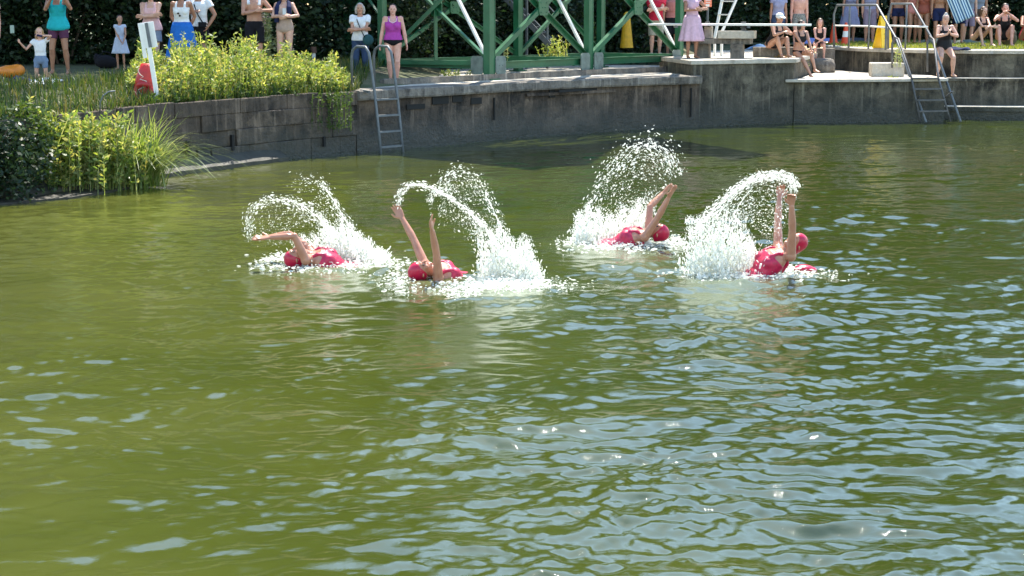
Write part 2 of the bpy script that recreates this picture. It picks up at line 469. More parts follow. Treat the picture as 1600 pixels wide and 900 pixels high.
# courses of big blocks, each set back a little differently
for ci, (z0, z1) in enumerate(((-.6, .34), (.34, .62), (.62, .90), (.90, 1.15))):
    t = 0.0; pts = resample(WL[:6], .05); L_ = [0]
    for i in range(1, len(pts)): L_.append(L_[-1] + (Vector(pts[i]) - Vector(pts[i - 1])).length)
    def at(s_):
        s_ = min(max(s_, 0), L_[-1] - 1e-4); j = int(np.searchsorted(L_, s_)); j = max(1, j)
        f = (s_ - L_[j - 1]) / (L_[j] - L_[j - 1]); return Vector(pts[j - 1]).lerp(Vector(pts[j]), f)
    s0 = random.uniform(0, .3)
    while s0 < L_[-1] - .05:
        w = random.choice([.35, .5, .7, 1.1, 1.6]) * random.uniform(.85, 1.15); s1 = min(s0 + w, L_[-1]); g = random.uniform(.0, .007)
        a, b = at(s0 + g), at(s1 - g)
        tt = (b - a); 
        if tt.length < .05: break
        tt.normalize(); nn = Vector((-tt.y, tt.x)); fb = random.uniform(-.03, .02)
        q = [a + nn * fb, b + nn * fb, b + nn * .45, a + nn * .45]
        blocks.prism([tuple(v) for v in q], z0 + g * .3, z1 - g * .3 + (random.uniform(-.02, .02) if ci == 3 else 0))
        s0 = s1
blocks.obj('stone_blocks', M_WALL, w1, bevel=.012)
core = profile_wall(left, [(.03, -.6), (.03, 1.12), (.5, 1.12), (.5, -.6)]); core.obj('mortar_core', plain('mortar', (.10, .09, .075), .9, var=.4, scale=4, bumpd=.01), w1)
foot = resample(WL[2:5], .25)
profile_wall(foot, [(-.30, -.6), (-.30, .07), (-.22, .12), (-.05, .22), (.02, .22), (.02, -.6)], .012).obj('footing', plain('algae_stone', (.035, .034, .024), .7, var=.5, scale=4, bumpd=.02), w1, smooth=False)
slots = MB()
for px, y0, y1 in ((292, 217, 243), (362, 208, 232), (427, 202, 224), (505, 210, 226)):
    # find wall point under this pixel column
    best = min(((Vector(p), abs(800 + FPX * p[0] / p[1] - px)) for p in resample(WL[:6], .02)), key=lambda q: q[1])[0]
    za = CAMH - (y1 - 10) * best.y / FPX; zb = CAMH - (y0 - 10) * best.y / FPX
    slots.box((best.x + .012, best.y - .02, (za + zb) / 2), (.05, .06, zb - za), Matrix.Rotation(.85, 3, 'Z'))
slots.obj('drain_slot', M_DARK, w1)

# middle: concrete quay under the diving tower, with an overhanging slab edge
mid = resample(WL[5:], .3)
w2 = thing('quay_wall', 'long grey concrete quay wall below the green tower', 'wall')
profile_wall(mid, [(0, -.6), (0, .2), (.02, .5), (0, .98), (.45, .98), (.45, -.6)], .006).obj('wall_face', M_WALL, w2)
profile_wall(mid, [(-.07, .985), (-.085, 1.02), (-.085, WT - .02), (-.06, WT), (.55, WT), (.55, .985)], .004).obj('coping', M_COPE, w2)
sub = resample(WL[7:], .3)
profile_wall([p for p in resample(WL[7:9], .25)], [(-.045, .86), (-.045, .92), (.05, .925), (.05, .86)], .003).obj('ledge_moulding', M_WALL, w2)
h = MB()
def wallpt(px, poly=None):
    return min(((Vector(p), abs(800 + FPX * p[0] / p[1] - px)) for p in resample(poly or WL[5:], .02)), key=lambda q: q[1])[0]
for px, wpx, y0, y1 in ((688, 24, 146, 160), (714, 14, 147, 157), (744, 16, 150, 160), (820, 14, 137, 141), (862, 9, 136, 150), (650, 26, 160, 168), (925, 108, 135, 139)):
    c = wallpt(px); za = CAMH - (y1 - 10) * c.y / FPX; zb = CAMH - (y0 - 10) * c.y / FPX
    wm = wpx / FPX * c.y / .63
    rect = Matrix.Rotation(math.atan2(.777, .63), 3, 'Z')
    h.box((c.x + .004 * 1, c.y + .0, min((za + zb) / 2, .97)), (wm, .03, zb - za), rect)
h.obj('broken_hole', M_DARK, w2)
st = MB()
for px, y0, y1 in ((772, 150, 185), (1062, 120, 165), (1078, 135, 180)):
    c = wallpt(px); za = CAMH - (y1 - 10) * c.y / FPX; zb = min(.97, CAMH - (y0 - 10) * c.y / FPX)
    st.box((c.x + .01, c.y - .01, (za + zb) / 2), (.03, .03, zb - za), Matrix.Rotation(.9, 3, 'Z'))
st.obj('joint_crack', M_DARK, w2)

# the tall block with the diving board, the low ledge and the terrace
BZ, LZ, TZ = 1.51, 1.03, 1.66
BACK = [(8.75, 48.5), (8.75, 47.2), (9.05, 45.6), (9.65, 44.4), (10.5, 43.5), (11.8, 43.0), (13.5, 42.9), (19.0, 42.9)]
blk = thing('diving_block', 'tall stained concrete block the diving board stands on', 'wall')
bp = [(4.10, 39.53), (6.62, 40.85), (6.78, 41.4), (8.70, 48.4), (8.70, 50.0), (6.2, 50.2), (3.6, 42.5)]
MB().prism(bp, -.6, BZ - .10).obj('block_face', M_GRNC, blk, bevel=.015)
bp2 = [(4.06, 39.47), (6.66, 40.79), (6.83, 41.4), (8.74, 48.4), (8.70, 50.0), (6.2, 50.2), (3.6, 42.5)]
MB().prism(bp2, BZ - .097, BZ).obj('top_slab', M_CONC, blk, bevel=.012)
led = thing('pool_ledge', 'low concrete ledge with a sunlit top between block and steps', 'ledge')
lp = [(6.45, 40.75), (8.9, 40.95), (10.35, 41.35), (10.42, 43.6), (9.6, 44.6), (8.9, 46.2), (8.73, 48.2), (6.80, 41.35)]
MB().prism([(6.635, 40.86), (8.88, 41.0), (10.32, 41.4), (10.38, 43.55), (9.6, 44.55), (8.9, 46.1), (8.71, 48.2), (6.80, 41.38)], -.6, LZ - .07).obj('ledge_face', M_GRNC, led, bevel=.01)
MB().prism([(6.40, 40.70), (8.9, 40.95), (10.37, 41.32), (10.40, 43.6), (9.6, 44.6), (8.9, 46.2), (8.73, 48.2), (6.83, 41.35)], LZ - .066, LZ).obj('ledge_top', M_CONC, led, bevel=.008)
ter = thing('terrace_wall', 'curved concrete retaining wall with pale coping below the lawn', 'wall')
bk = resample(BACK, .3)
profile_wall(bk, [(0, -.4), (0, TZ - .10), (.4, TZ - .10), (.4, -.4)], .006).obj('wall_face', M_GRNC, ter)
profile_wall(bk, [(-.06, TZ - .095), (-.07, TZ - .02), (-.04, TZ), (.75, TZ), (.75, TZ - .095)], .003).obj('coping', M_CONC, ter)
stp = thing('water_steps', 'two broad concrete steps going down into the water on the right', 'steps')
profile_wall(resample([(10.42, 42.75), (12, 42.45), (19, 42.45)], .4), [(0, -.6), (0, .90), (-.03, .91), (-.03, .97), (.6, .97), (.6, -.6)], .005).obj('step', M_GRNC, stp)
profile_wall(resample([(10.40, 42.15), (12, 41.9), (19, 41.9)], .4), [(0, -.6), (0, .20), (-.04, .21), (-.04, .31), (.62, .31), (.62, -.6)], .006).obj('step', M_GRNC, stp)
profile_wall(resample([(10.43, 42.75), (12, 42.44), (19, 42.44)], .4), [(-.035, .974), (.4, .974), (.4, .99), (-.035, .99)], .0).obj('step_top', M_CONC, stp)
profile_wall(resample([(10.41, 42.12), (12, 41.85), (19, 41.85)], .4), [(-.01, .314), (.5, .314), (.5, .33), (-.01, .33)], .0).obj('step_top', M_CONC, stp)
MB().prism([(8.75, 42.35), (9.55, 42.35), (9.6, 42.95), (8.8, 42.95)], LZ + .002, LZ + .33).obj('step_block', M_CONC, led, bevel=.02)

# ================================================================ ground behind the walls, out to the horizon
def ground():
    m, N, L, P = newmat('bank_soil')
    geo = N.new('ShaderNodeNewGeometry')
    n = noise(N, L, .9, 7, .65, vec=geo.outputs['Position'])
    r = ramp(N, L, n.outputs[0], [(.35, (.045, .038, .024)), (.5, (.06, .075, .025)), (.66, (.13, .115, .06))])
    L.new(r.outputs[0], P.inputs['Base Color']); P.inputs['Roughness'].default_value = .95
    n2 = noise(N, L, 18, 6, .7, vec=geo.outputs['Position']); bump(N, L, n2.outputs[0], P, .7, .04)
    front = [(-2500, -900), (-60, 5), (-20, 16)] + [tuple(p) for p in offset(WL, .30)] + [(4.4, 41.5), (6.5, 50.5), (8.9, 50.6), (9.0, 48.4), (9.25, 46.6), (9.9, 44.9), (10.9, 44.0), (12, 43.5), (19.5, 43.4), (60, 43.4), (2500, 43.4)]
    rows = [0, .25, .6, 1.2, 2.2, 3.6, 5.5, 8, 12, 18, 30, 80, 400, 3000]
    vs = []
    for (x, y) in front:
        for k, d in enumerate(rows):
            lim = 1.10 if (-3.2 < x < 4.6) else (1.13 if x <= -3.2 else TZ - .03)
            hi = TZ - .02 if x > 4.3 else (1.14 if x > -2.6 else 1.42)
            z = lim + (hi - lim) * min(1, d / 3.0)
            z += .02 * sin(x * 1.7 + d) * (d > .5) * (x < -3)
            if d > 20: z += (d - 20) * .012 if d < 100 else 1.5
            vs.append((x, y + d, z))
    n = len(rows); fs = []
    for i in range(len(front) - 1):
        for k in range(n - 1):
            fs.append((i * n + k, (i + 1) * n + k, (i + 1) * n + k + 1, i * n + k + 1))
    o = MB().add(vs, fs).obj('ground', m, smooth=True); put(o, 'ground', kind='structure')
    return o
ground()
def gz(x, y):                              # height of the bank at a place
    if x > 8.6: return TZ
    if x > 4.3: return BZ
    if x > -2.7: return WT
    yw = np.interp(x, [p[0] for p in WL], [p[1] for p in WL]) + .3
    return 1.13 + .29 * min(1, max(0, (y - yw) / 3.0))

# paved deck under the tower
deckfront = offset(WL[5:], .50)
deck = [tuple(p) for p in deckfront] + [(4.35, 41.5), (5.2, 46.4), (1.5, 47.2), (-3.6, 41.8), (-4.1, 36.0), (-3.45, 33.1)]
o = MB().prism(deck, 1.0, WT - .006).obj('deck', M_CONC); put(o, 'deck', kind='structure')
# low kerb just behind the deck front
kline = resample([(-2.55, 34.6), (-1.85, 35.4), (-.5, 37.05), (1.75, 39.85), (3.95, 42.0)], .4)
kb = profile_wall(kline, [(0, WT - .03), (0, WT + .12), (.12, WT + .12), (.12, WT - .03)], .004).obj('kerb', M_COPE)
put(kb, 'kerb', 'long dark concrete kerb running under the front of the green tower', 'kerb')
# muddy margin for the waterside plants
MB().prism([(-14, 19), (-7.6, 23.3), (-6.3, 24.6), (-5.75, 26.0), (-5.8, 27.6), (-7.1, 24.9), (-9.8, 22.9), (-14, 21)], -.5, .03).obj('mud_margin', plain('mud', (.022, .020, .013), .6, var=.4, bumpd=.03)); bpy.data.objects['mud_margin']['kind'] = 'structure'
# ================================================================ plants
BARK = plain('bark', (.09, .065, .045), .95, var=.4, scale=6, bumpd=.03)
LF_DARK = leafmat('leaf_dark', [(.008, .020, .010), (.014, .036, .014), (.022, .048, .014), (.011, .028, .018), (.045, .072, .022)], .22)
LF_MID = leafmat('leaf_mid', [(.030, .065, .014), (.050, .095, .020), (.075, .115, .025), (.040, .080, .030)], .35)
LF_LIME = leafmat('leaf_lime', [(.07, .13, .03), (.15, .23, .045), (.26, .32, .08), (.08, .15, .045), (.38, .42, .20), (.30, .28, .10), (.12, .20, .06)], .45)
LF_GREY = leafmat('leaf_grey', [(.20, .26, .12), (.30, .34, .18), (.40, .42, .24)], .35, .35)
LF_BLADE = leafmat('leaf_blade', [(.07, .13, .02), (.12, .19, .04), (.20, .26, .09), (.34, .38, .20)], .4, .3)
LF_DRY = leafmat('leaf_dry', [(.28, .18, .07), (.22, .15, .05), (.32, .24, .11)], .3)
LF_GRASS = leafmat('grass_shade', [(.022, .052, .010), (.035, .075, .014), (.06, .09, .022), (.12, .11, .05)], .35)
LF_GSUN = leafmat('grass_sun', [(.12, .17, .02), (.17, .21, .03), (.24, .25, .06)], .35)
PETAL = leafmat('petal_pink', [(.72, .40, .52), (.80, .62, .66), (.80, .78, .68)], .45)

def leaves(P, size, rs, droop=0.0, aspect=.55, updir=None):
    """folded diamond leaves at points P; returns verts, faces"""
    n = len(P)
    d = rs.randn(n, 3); d[:, 2] *= .6; d[:, 2] -= droop
    if updir is not None: d += updir
    d /= np.linalg.norm(d, axis=1)[:, None]
    s = rs.randn(n, 3); s -= (s * d).sum(1)[:, None] * d; s /= np.linalg.norm(s, axis=1)[:, None]
    nn = np.cross(d, s)
    L_ = (size * (.6 + .8 * rs.rand(n)))[:, None]
    w = L_ * aspect * .5
    a = P; b = P + d * L_ * .5 + s * w + nn * w * .35; c = P + d * L_; e = P + d * L_ * .5 - s * w + nn * w * .35
    V = np.stack([a, b, c, e], 1).reshape(-1, 3)
    F = np.arange(4 * n).reshape(n, 4)
    return V, F
def join(parts):
    V = []; F = []; k = 0
    for v, f in parts:
        V.append(v); F.append(f + k); k += len(v)
    return np.concatenate(V), np.concatenate(F)

def clump_points(n, c, r, rs):
    p = rs.randn(n, 3); p /= np.linalg.norm(p, axis=1)[:, None]
    rad = rs.rand(n) ** .35
    return np.array(c) + p * rad[:, None] * np.array(r)

def make_tree(name, H, spread, low, seed, mat, nleaf=15000, lsize=.20, nlimb=13):
    rs = np.random.RandomState(seed)
    root = bpy.data.objects.new(name, None); COL.objects.link(root); root.name = name
    tr = MB()
    trunk = [Vector((0, 0, -.3))]; p = Vector((0, 0, 0))
    for i in range(7):
        trunk.append(Vector((rs.randn() * .10 * i * .4, rs.randn() * .10 * i * .4, H * .85 * (i + 1) / 7)))
    tr.tube(trunk, [.26 * H / 11 * (1 - .8 * i / 7) for i in range(8)], 9)
    parts = []
    per = nleaf // (nlimb * 3)
    for i in range(nlimb):
        f = low + (1 - low) * (i + .5) / nlimb
        z0 = H * .85 * max(.08, f - .12)
        an = i * 2.4 + rs.rand()
        rad = spread * (1 - .75 * max(0, (f - .45)) ** 1.3 / .55) * (.65 + .5 * rs.rand())
        tip = Vector((cos(an) * rad, sin(an) * rad, H * f * .93 + rs.rand() * .5))
        base = Vector((0, 0, z0)); midp = base.lerp(tip, .5) + Vector((0, 0, .3))
        tr.tube([base, midp, tip], [.09 * H / 11, .055 * H / 11, .02], 6)
        for k in range(3):
            c = base.lerp(tip, .55 + .25 * k) + Vector(rs.randn(3)) * .35
            rr = spread * (.26 + .2 * rs.rand())
            P = clump_points(per, c, (rr * 1.15, rr * 1.15, rr * .8), rs)
            parts.append(leaves(P, lsize, rs, .25))
    # top
    parts.append(leaves(clump_points(per * 3, (0, 0, H * .92), (spread * .4, spread * .4, H * .10), rs), lsize, rs, .2))
    V, F = join(parts)
    V[:, 2] = np.maximum(V[:, 2], .05)
    tr.obj('trunk', BARK, root, smooth=True)
    np_mesh('crown', V, F, mat, root)
    return root
def copy_tree(o, parent=None):
    c = o.copy(); COL.objects.link(c)
    if parent is not None: c.parent = parent
    for ch in list(o.children): copy_tree(ch, c)
    return c

def shrub_mesh(rs, w, d, h, n, lsize, lumps=9):
    parts = []
    for k in range(lumps):
        c = ((rs.rand() - .5) * w * .7, (rs.rand() - .5) * d * .5, h * (.12 + .68 * rs.rand() ** .8))
        rr = h * (.22 + .16 * rs.rand())
        P = clump_points(n // lumps, c, (rr * 1.3, rr, rr * .95), rs)
        parts.append(leaves(P, lsize, rs, .15))
    P = np.stack([(rs.rand(n // 3) - .5) * w, (rs.rand(n // 3) - .5) * d * .7, rs.rand(n // 3) * h * .55], 1)
    parts.append(leaves(P, lsize, rs, .1))
    V, F = join(parts); V[:, 2] = np.maximum(V[:, 2], .01)
    return V, F
def make_shrub(seed, w, d, h, n, lsize, mat, name='shrub'):
    rs = np.random.RandomState(seed)
    root = bpy.data.objects.new(name, None); COL.objects.link(root)
    V, F = shrub_mesh(rs, w, d, h, n, lsize)
    np_mesh('foliage', V, F, mat, root)
    tb = MB()
    for k in range(7):
        a = k * .9; tb.tube([(cos(a) * .12, sin(a) * .1, -.05), (cos(a) * w * .15, sin(a) * d * .15, h * .4), (cos(a) * w * .3, sin(a) * d * .25, h * .75)], [.035, .025, .008], 5)
    tb.obj('stem', BARK, root)
    return root

# trees beyond the bank: (x, y, ground z, which, scale, turn, label)
tp = [make_tree('broadleaf_tree', 11.5, 3.6, .10, 3, LF_DARK), make_tree('broadleaf_tree', 10.5, 4.0, .16, 9, LF_DARK, 15000, .22), make_tree('broadleaf_tree', 12.5, 3.3, .08, 21, LF_DARK, 15000, .18)]
TREES = [(-13.8, 49, 0, 2.3, 0, 'dark leafy tree furthest left beyond the bank'),
         (-10.4, 50, 1, 2.4, 1, 'dark leafy tree behind the kneeling girl'),
         (-7.4, 52, 2, 2.0, 2, 'dark leafy tree behind the child in the white dress'),
         (-4.6, 50.0, 0, 1.50, 3, 'dark leafy tree behind the man in swimming shorts'),
         (-1.8, 56, 1, 1.9, 4, 'dark leafy tree behind the left side of the green tower'),
         (.8, 58, 2, 1.65, 5, 'dark leafy tree behind the middle of the green tower'),
         (3.6, 59.5, 0, 1.75, 0.8, 'dark leafy tree behind the man in the red shirt'),
         (6.6, 62, 1, 1.95, 1.7, 'dark leafy tree behind the diving board'),
         (9.6, 66.5, 2, 1.8, 2.6, 'dark leafy tree behind the traffic cones'),
         (12.6, 66.0, 0, 2.0, 3.5, 'dark leafy tree behind the grey railings'),
         (15.8, 66, 1, 2.05, 4.4, 'dark leafy tree behind the three sitting girls'),
         (19.4, 66, 2, 1.9, 5.3, 'dark leafy tree furthest right beyond the lawn')]
used = set()
for (x, y, w, s_, rz, lab) in TREES:
    o = tp[w] if w not in used else copy_tree(tp[w]); used.add(w)
    o.location = (x, y, gz(x, y) + (y - 40) * .004); o.rotation_euler = (0, 0, rz); o.scale = (s_, s_, s_)
    put(o, 'broadleaf_tree', lab, 'tree', 'trees behind the bathing place')
# a big tree out of frame to the left shades the bank
bt = make_tree('broadleaf_tree', 13.5, 4.6, .38, 33, LF_DARK, 20000, .22)
bt.location = (-12.2, 32.6, 1.1); put(bt, 'broadleaf_tree', 'big spreading tree at the far left whose crown shades the grassy bank', 'tree', 'trees behind the bathing place')

sp = [make_shrub(40 + k, 4.2, 2.4, 3.4, 8500, .13, LF_DARK) for k in range(3)]
SHR = [(-12.8, 39.3, 'left corner'), (-10.2, 39.5, 'the woman in the turquoise top'), (-7.9, 39.8, 'the child in white'), (-5.9, 40.3, 'the couple in blue and white'),
       (-3.9, 41.6, 'the flower spikes'), (-2.3, 44.2, 'the woman in the purple top'), (-.2, 46.4, 'the left bay of the tower'), (1.9, 48.4, 'the middle of the tower'),
       (3.6, 50.4, 'the right bay of the tower'), (5.6, 52.3, 'the white metal ladder'), (7.6, 53.8, 'the people sitting on the block'), (10.0, 57.4, 'the red cones'),
       (12.6, 57.6, 'the yellow floor sign'), (15.2, 57.6, 'the clapping woman'), (17.8, 57.6, 'the squatting girls'), (20.4, 57.4, 'right edge of the lawn')]
used = set()
for i, (x, y, who) in enumerate(SHR):
    k = i % 3; o = sp[k] if k not in used else copy_tree(sp[k]); used.add(k)
    o.location = (x, y, gz(x, y) - .05); o.rotation_euler = (0, 0, (i * .7) % .9 - .4 + (pi if i % 2 else 0)); o.scale = (1, 1, .9 + .15 * ((i * 37) % 5) / 4)
    lab = 'dense dark bush at the ' + who if who in ('left corner', 'right edge of the lawn') else 'dense dark bush standing behind ' + who
    put(o, 'bush', lab, 'bush', 'dark bushes along the back')
# lower brush that shuts the gaps under the bushes
rs = np.random.RandomState(77)
parts = []
line = [(-15, 38.6), (-5.5, 40.4), (-2.6, 43.8), (3.5, 50.2), (7.5, 55.0), (10, 58), (22, 58)]
lx = [p[0] for p in line]; ly = [p[1] for p in line]
n = 52000
xx = rs.uniform(-15, 22, n); P = np.stack([xx, np.interp(xx, lx, ly) + .9 + rs.rand(n) * 1.6, 1.1 + rs.rand(n) ** 1.2 * 3.2 + .35 * np.sin(xx * 1.3)], 1)
V, F = leaves(P, .17, rs, .2)
put(np_mesh('undergrowth', V, F, LF_DARK), 'undergrowth', 'dark ivy and brush filling in between the bushes', 'undergrowth', kind='stuff')

# ---- leafy stems
def stems_mesh(rs, bases, h, lsize, nleaf, lean=.2, spike=False, leafup=.6, droop=0, z0=None, aspect=.4):
    LP = []; LD = []; tubesV = []; tubesF = []; k = 0
    for (x, y, z) in bases:
        hh = h * (.55 + .6 * rs.rand()); a = rs.rand() * 6.28; l_ = lean * rs.rand() * hh
        t = np.linspace(0, 1, 6)
        cx = x + cos(a) * l_ * t ** 1.6; cy = y + sin(a) * l_ * t ** 1.6; cz = z + hh * t - droop * t ** 2
        w = .006
        for j in range(5):
            v = np.array([[cx[j] - w, cy[j], cz[j]], [cx[j] + w, cy[j], cz[j]], [cx[j + 1] + w * .7, cy[j + 1], cz[j + 1]], [cx[j + 1] - w * .7, cy[j + 1], cz[j + 1]]])
            tubesV.append(v); tubesF.append(np.arange(4)[None] + k); k += 4
        tt = .12 + .88 * rs.rand(nleaf) ** .8
        LP.append(np.stack([np.interp(tt, t, cx), np.interp(tt, t, cy), np.interp(tt, t, cz)], 1))
        an = rs.rand(nleaf) * 6.28
        LD.append(np.stack([np.cos(an), np.sin(an), np.full(nleaf, leafup)], 1) * 2.2 * (1 - .0 * tt)[:, None])
    P = np.concatenate(LP); U = np.concatenate(LD)
    V, F = leaves(P, lsize, rs, 0, aspect, U)
    return join([(np.concatenate(tubesV), np.concatenate(tubesF)), (V, F)])
def wallback(n, px0, px1, rs, d0, d1):
    """points on the bank between two photo columns, set back d0..d1 from the wall face"""
    pts = resample(WL, .05); cols = [800 + FPX * p[0] / p[1] for p in pts]
    out = []
    for _ in range(n):
        c = px0 + (px1 - px0) * rs.rand()
        x = np.interp(c, cols, [p[0] for p in pts]); y = np.interp(c, cols, [p[1] for p in pts])
        d = d0 + (d1 - d0) * rs.rand()
        d2 = d * 1.7; out.append((x * (1 + d2 / y), y + d2, 0))
    return [(x, y, gz(x, y) - .03) for x, y, z in out]
rs = np.random.RandomState(5)
def hprof(px):                            # height of the weeds along the bank as the photo shows it
    return np.interp(px, [205, 240, 262, 300, 345, 372, 400, 440, 470, 500, 530, 545], [.35, .62, .60, .72, .62, .80, .66, .62, .50, .55, .40, .25])
parts = []
for c0 in range(205, 545, 10):
    hh = hprof(c0 + 5) * rs.uniform(.5, 1.15)
    parts.append(stems_mesh(rs, wallback(26, c0, c0 + 10, rs, .12 if c0 > 250 else .75, 1.5), hh * 1.15, .07, 28, .35))
V, F = join(parts)
put(np_mesh('bank_weeds', V, F, LF_LIME), 'bank_weeds', 'lush sunlit yellow-green weeds growing along the top of the stone wall', 'weeds', kind='stuff')
parts = [stems_mesh(rs, wallback(150, 205, 540, rs, .05, .3), .38, .06, 16, .7, droop=.25)]
V, F = join(parts)
put(np_mesh('trailing_weeds', V, F, LF_MID), 'trailing_weeds', 'green creeping plants trailing over the wall edge', 'weeds', kind='stuff')

# two tall flowering spikes and some single plants
def plant(name, label, base, mat, h, n, nl, ls, spread, seed, lean=.25, droop=0, group=None, petal=None, aspect=.4, leafup=.6, cat='plant'):
    r_ = np.random.RandomState(seed)
    t = thing(name, label, cat, base, 0, group)
    bs = [(r_.randn() * spread, r_.randn() * spread * .7, 0) for _ in range(n)]
    V, F = stems_mesh(r_, bs, h, ls, nl, lean, leafup=leafup, droop=droop, aspect=aspect)
    np_mesh('foliage', V, F, mat, t)
    if petal:
        pr = r_.rand(petal[1]); P = np.stack([r_.randn(petal[1]) * petal[3], r_.randn(petal[1]) * petal[3], h * (petal[2] + (1 - petal[2]) * pr)], 1)
        V, F = leaves(P, .045, r_, 0, .8); np_mesh('blossom', V, F, petal[0], t)
    return t
b1 = G(415, 118, 1.22); b2 = G(447, 116, 1.22)
plant('flower_spike', 'tall pale pink flower spike in front of the man in swimming shorts', b1, LF_GREY, 1.35, 14, 80, .085, .07, 1, .06, group='tall flower spikes', petal=(PETAL, 160, .70, .06), leafup=.2)
plant('flower_spike', 'tall cream flower spike in front of the woman with the navy towel', b2, LF_GREY, 1.15, 16, 80, .085, .09, 2, .08, group='tall flower spikes', petal=(PETAL, 220, .35, .09), leafup=.2)
plant('weed_clump', 'bushy pale weed growing at the foot of the tower by the second post', D(868, 96, 42.2), LF_LIME, .55, 26, 20, .06, .16, 3, .6)
plant('weed_clump', 'low yellow weed on the deck edge beside the purple-topped woman', G(708, 124, WT), LF_LIME, .20, 20, 14, .05, .16, 4, .9)
plant('weed_clump', 'spindly tall plant behind the second rear tower post', D(925, 92, 46.5), LF_MID, 1.1, 8, 22, .09, .12, 5, .3)
plant('hanging_plant', 'trailing plant hanging down the ledge beside the right ladder', G(1392, 121, LZ) + Vector((0, -.06, 0)), LF_GREY, .25, 12, 24, .07, .07, 6, .4, 0.95)
plant('weed_clump', 'bushy weed on the corner of the ledge under the right ladder', G(1392, 119, LZ), LF_GREY, .28, 16, 20, .07, .12, 7, .5)
plant('weed_clump', 'slim green weed between the right ladder rails beside the seated woman', G(1404, 105, LZ + .3), LF_GREY, .45, 5, 20, .06, .04, 8, .15)
plant('weed_clump', 'tuft of weeds at the feet of the clapping woman', G(1452, 113, LZ), LF_MID, .42, 18, 14, .07, .10, 9, .4)
plant('weed_clump', 'green and pink weed in the corner where the block meets the ledge', G(1258, 116, LZ) , LF_GREY, .72, 9, 24, .07, .05, 10, .15, petal=(PETAL, 60, .6, .07))
plant('hanging_plant', 'dry brown tuft hanging from the top of the tall block', G(1221, 90, BZ) + Vector((0, -.05, 0)), LF_DRY, .12, 14, 16, .07, .09, 11, .3, .32)
plant('hanging_plant', 'green creeper hanging beside the left ladder on the stone wall', Vector((-3.25, 31.8, 1.15)), LF_MID, .2, 26, 26, .06, .22, 12, .5, .85)
plant('weed_clump', 'small weed on the deck kerb by the first tower post', D(789, 97, 41.5), LF_GREY, .5, 4, 12, .05, .04, 13, .3)

# ---- waterside plants at the left
ws2 = make_shrub(62, 1.7, 1.2, 1.35, 6500, .08, LF_DARK, 'waterside_bush'); ws2.location = G(-32, 316, 0) + Vector((-.1, .1, 0))
put(ws2, 'waterside_bush', 'darkest bush cut by the left edge of the photo at the water', 'bush')
wsh = make_shrub(61, 1.7, 1.0, 1.35, 6500, .075, LF_MID, 'waterside_bush'); wsh.location = G(12, 306, 0) + Vector((-.15, .15, 0))
put(wsh, 'waterside_bush', 'dark shaded bush at the water edge in the left corner', 'bush')
plant('waterside_plants', 'sunlit yellow-green leafy weeds at the water edge beside the grass tussock', G(112, 298, 0), LF_LIME, 1.05, 190, 40, .09, .40, 14, .35, cat='plant')
plant('waterside_plants', 'slim climbing yellow weed at the left end of the waterside plants', G(66, 302, 0), LF_LIME, 1.25, 16, 36, .07, .06, 15, .15, cat='plant')
plant('waterside_plants', 'green leafy weeds growing out of the water between bush and tussock', G(155, 296, 0), LF_LIME, .9, 90, 34, .085, .30, 16, .35, cat='plant')
def blades_mesh(rs, bases, L0, w, spreadv, seg=6, sag=1.0, bias=(0, 0)):
    V = []; F = []; k = 0
    for (x, y, z) in bases:
        a = rs.rand() * 6.28; l_ = L0 * (.5 + .7 * rs.rand()); out = spreadv * (.25 + rs.rand())
        dx, dy = cos(a) * out + bias[0], sin(a) * out + bias[1]
        ln = math.hypot(dx, dy) + 1e-6; sx, sy = -dy / ln, dx / ln
        for j in range(seg + 1):
            t = j / seg
            px_ = x + dx * l_ * t ** 1.3; py_ = y + dy * l_ * t ** 1.3; pz = z + l_ * (t * 1.0 - sag * out * .75 * t ** 2.4)
            ww = w * (1 - t) ** .6 * .5 + .0008
            V += [(px_ - sx * ww, py_ - sy * ww, max(pz, z * 0 + .01)), (px_ + sx * ww, py_ + sy * ww, max(pz, .01))]
            if j < seg: F.append((k + 2 * j, k + 2 * j + 1, k + 2 * j + 3, k + 2 * j + 2))
        k += 2 * (seg + 1)
    return np.array(V), np.array(F)
rs = np.random.RandomState(8)
tt = thing('sedge_tussock', 'big arching tussock of shiny sedge grass leaning out over the water', 'grass clump', G(212, 292, 0))
V, F = blades_mesh(rs, [(rs.randn() * .16, rs.randn() * .15, 0) for _ in range(760)], 1.35, .018, .70, 8, 1.35, (.20, -.06))
np_mesh('blades', V, F, LF_BLADE, tt)
tt = thing('flag_leaves', 'upright bright green sword leaves among the waterside weeds', 'plant', G(110, 262, .3) )
tt.location = G(112, 300, 0) + Vector((0, -.1, 0))
V, F = blades_mesh(rs, [(rs.randn() * .10, rs.randn() * .1, .1) for _ in range(12)], .85, .04, .16, 6, .8)
np_mesh('blades', V, F, LF_BLADE, tt)

# ---- grass
rs = np.random.RandomState(18)
bs = []
while len(bs) < 15000:
    x = rs.uniform(-12.5, -2.9); yw = np.interp(x, [p[0] for p in WL], [p[1] for p in WL]); d = rs.rand() ** 1.5 * 7.5
    y = yw + .12 + d
    if -12 < x and not (x < -7.4 and y > 29.3 and rs.rand() < .93): bs.append((x, y, gz(x, y) - .02))
V, F = blades_mesh(rs, bs, .30, .016, .45, 3, 1.0)
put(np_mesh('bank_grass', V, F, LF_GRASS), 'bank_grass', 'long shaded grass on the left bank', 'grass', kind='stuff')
rs = np.random.RandomState(19); bs = []
for _ in range(26000):
    x = rs.uniform(8.9, 19); yb = np.interp(x, [8.75, 9.05, 9.65, 10.5, 11.8, 19], [47.3, 46.0, 44.9, 44.1, 43.65, 43.6])
    y = yb + .45 + rs.rand() ** 1.2 * 10; bs.append((x, y, TZ - .03))
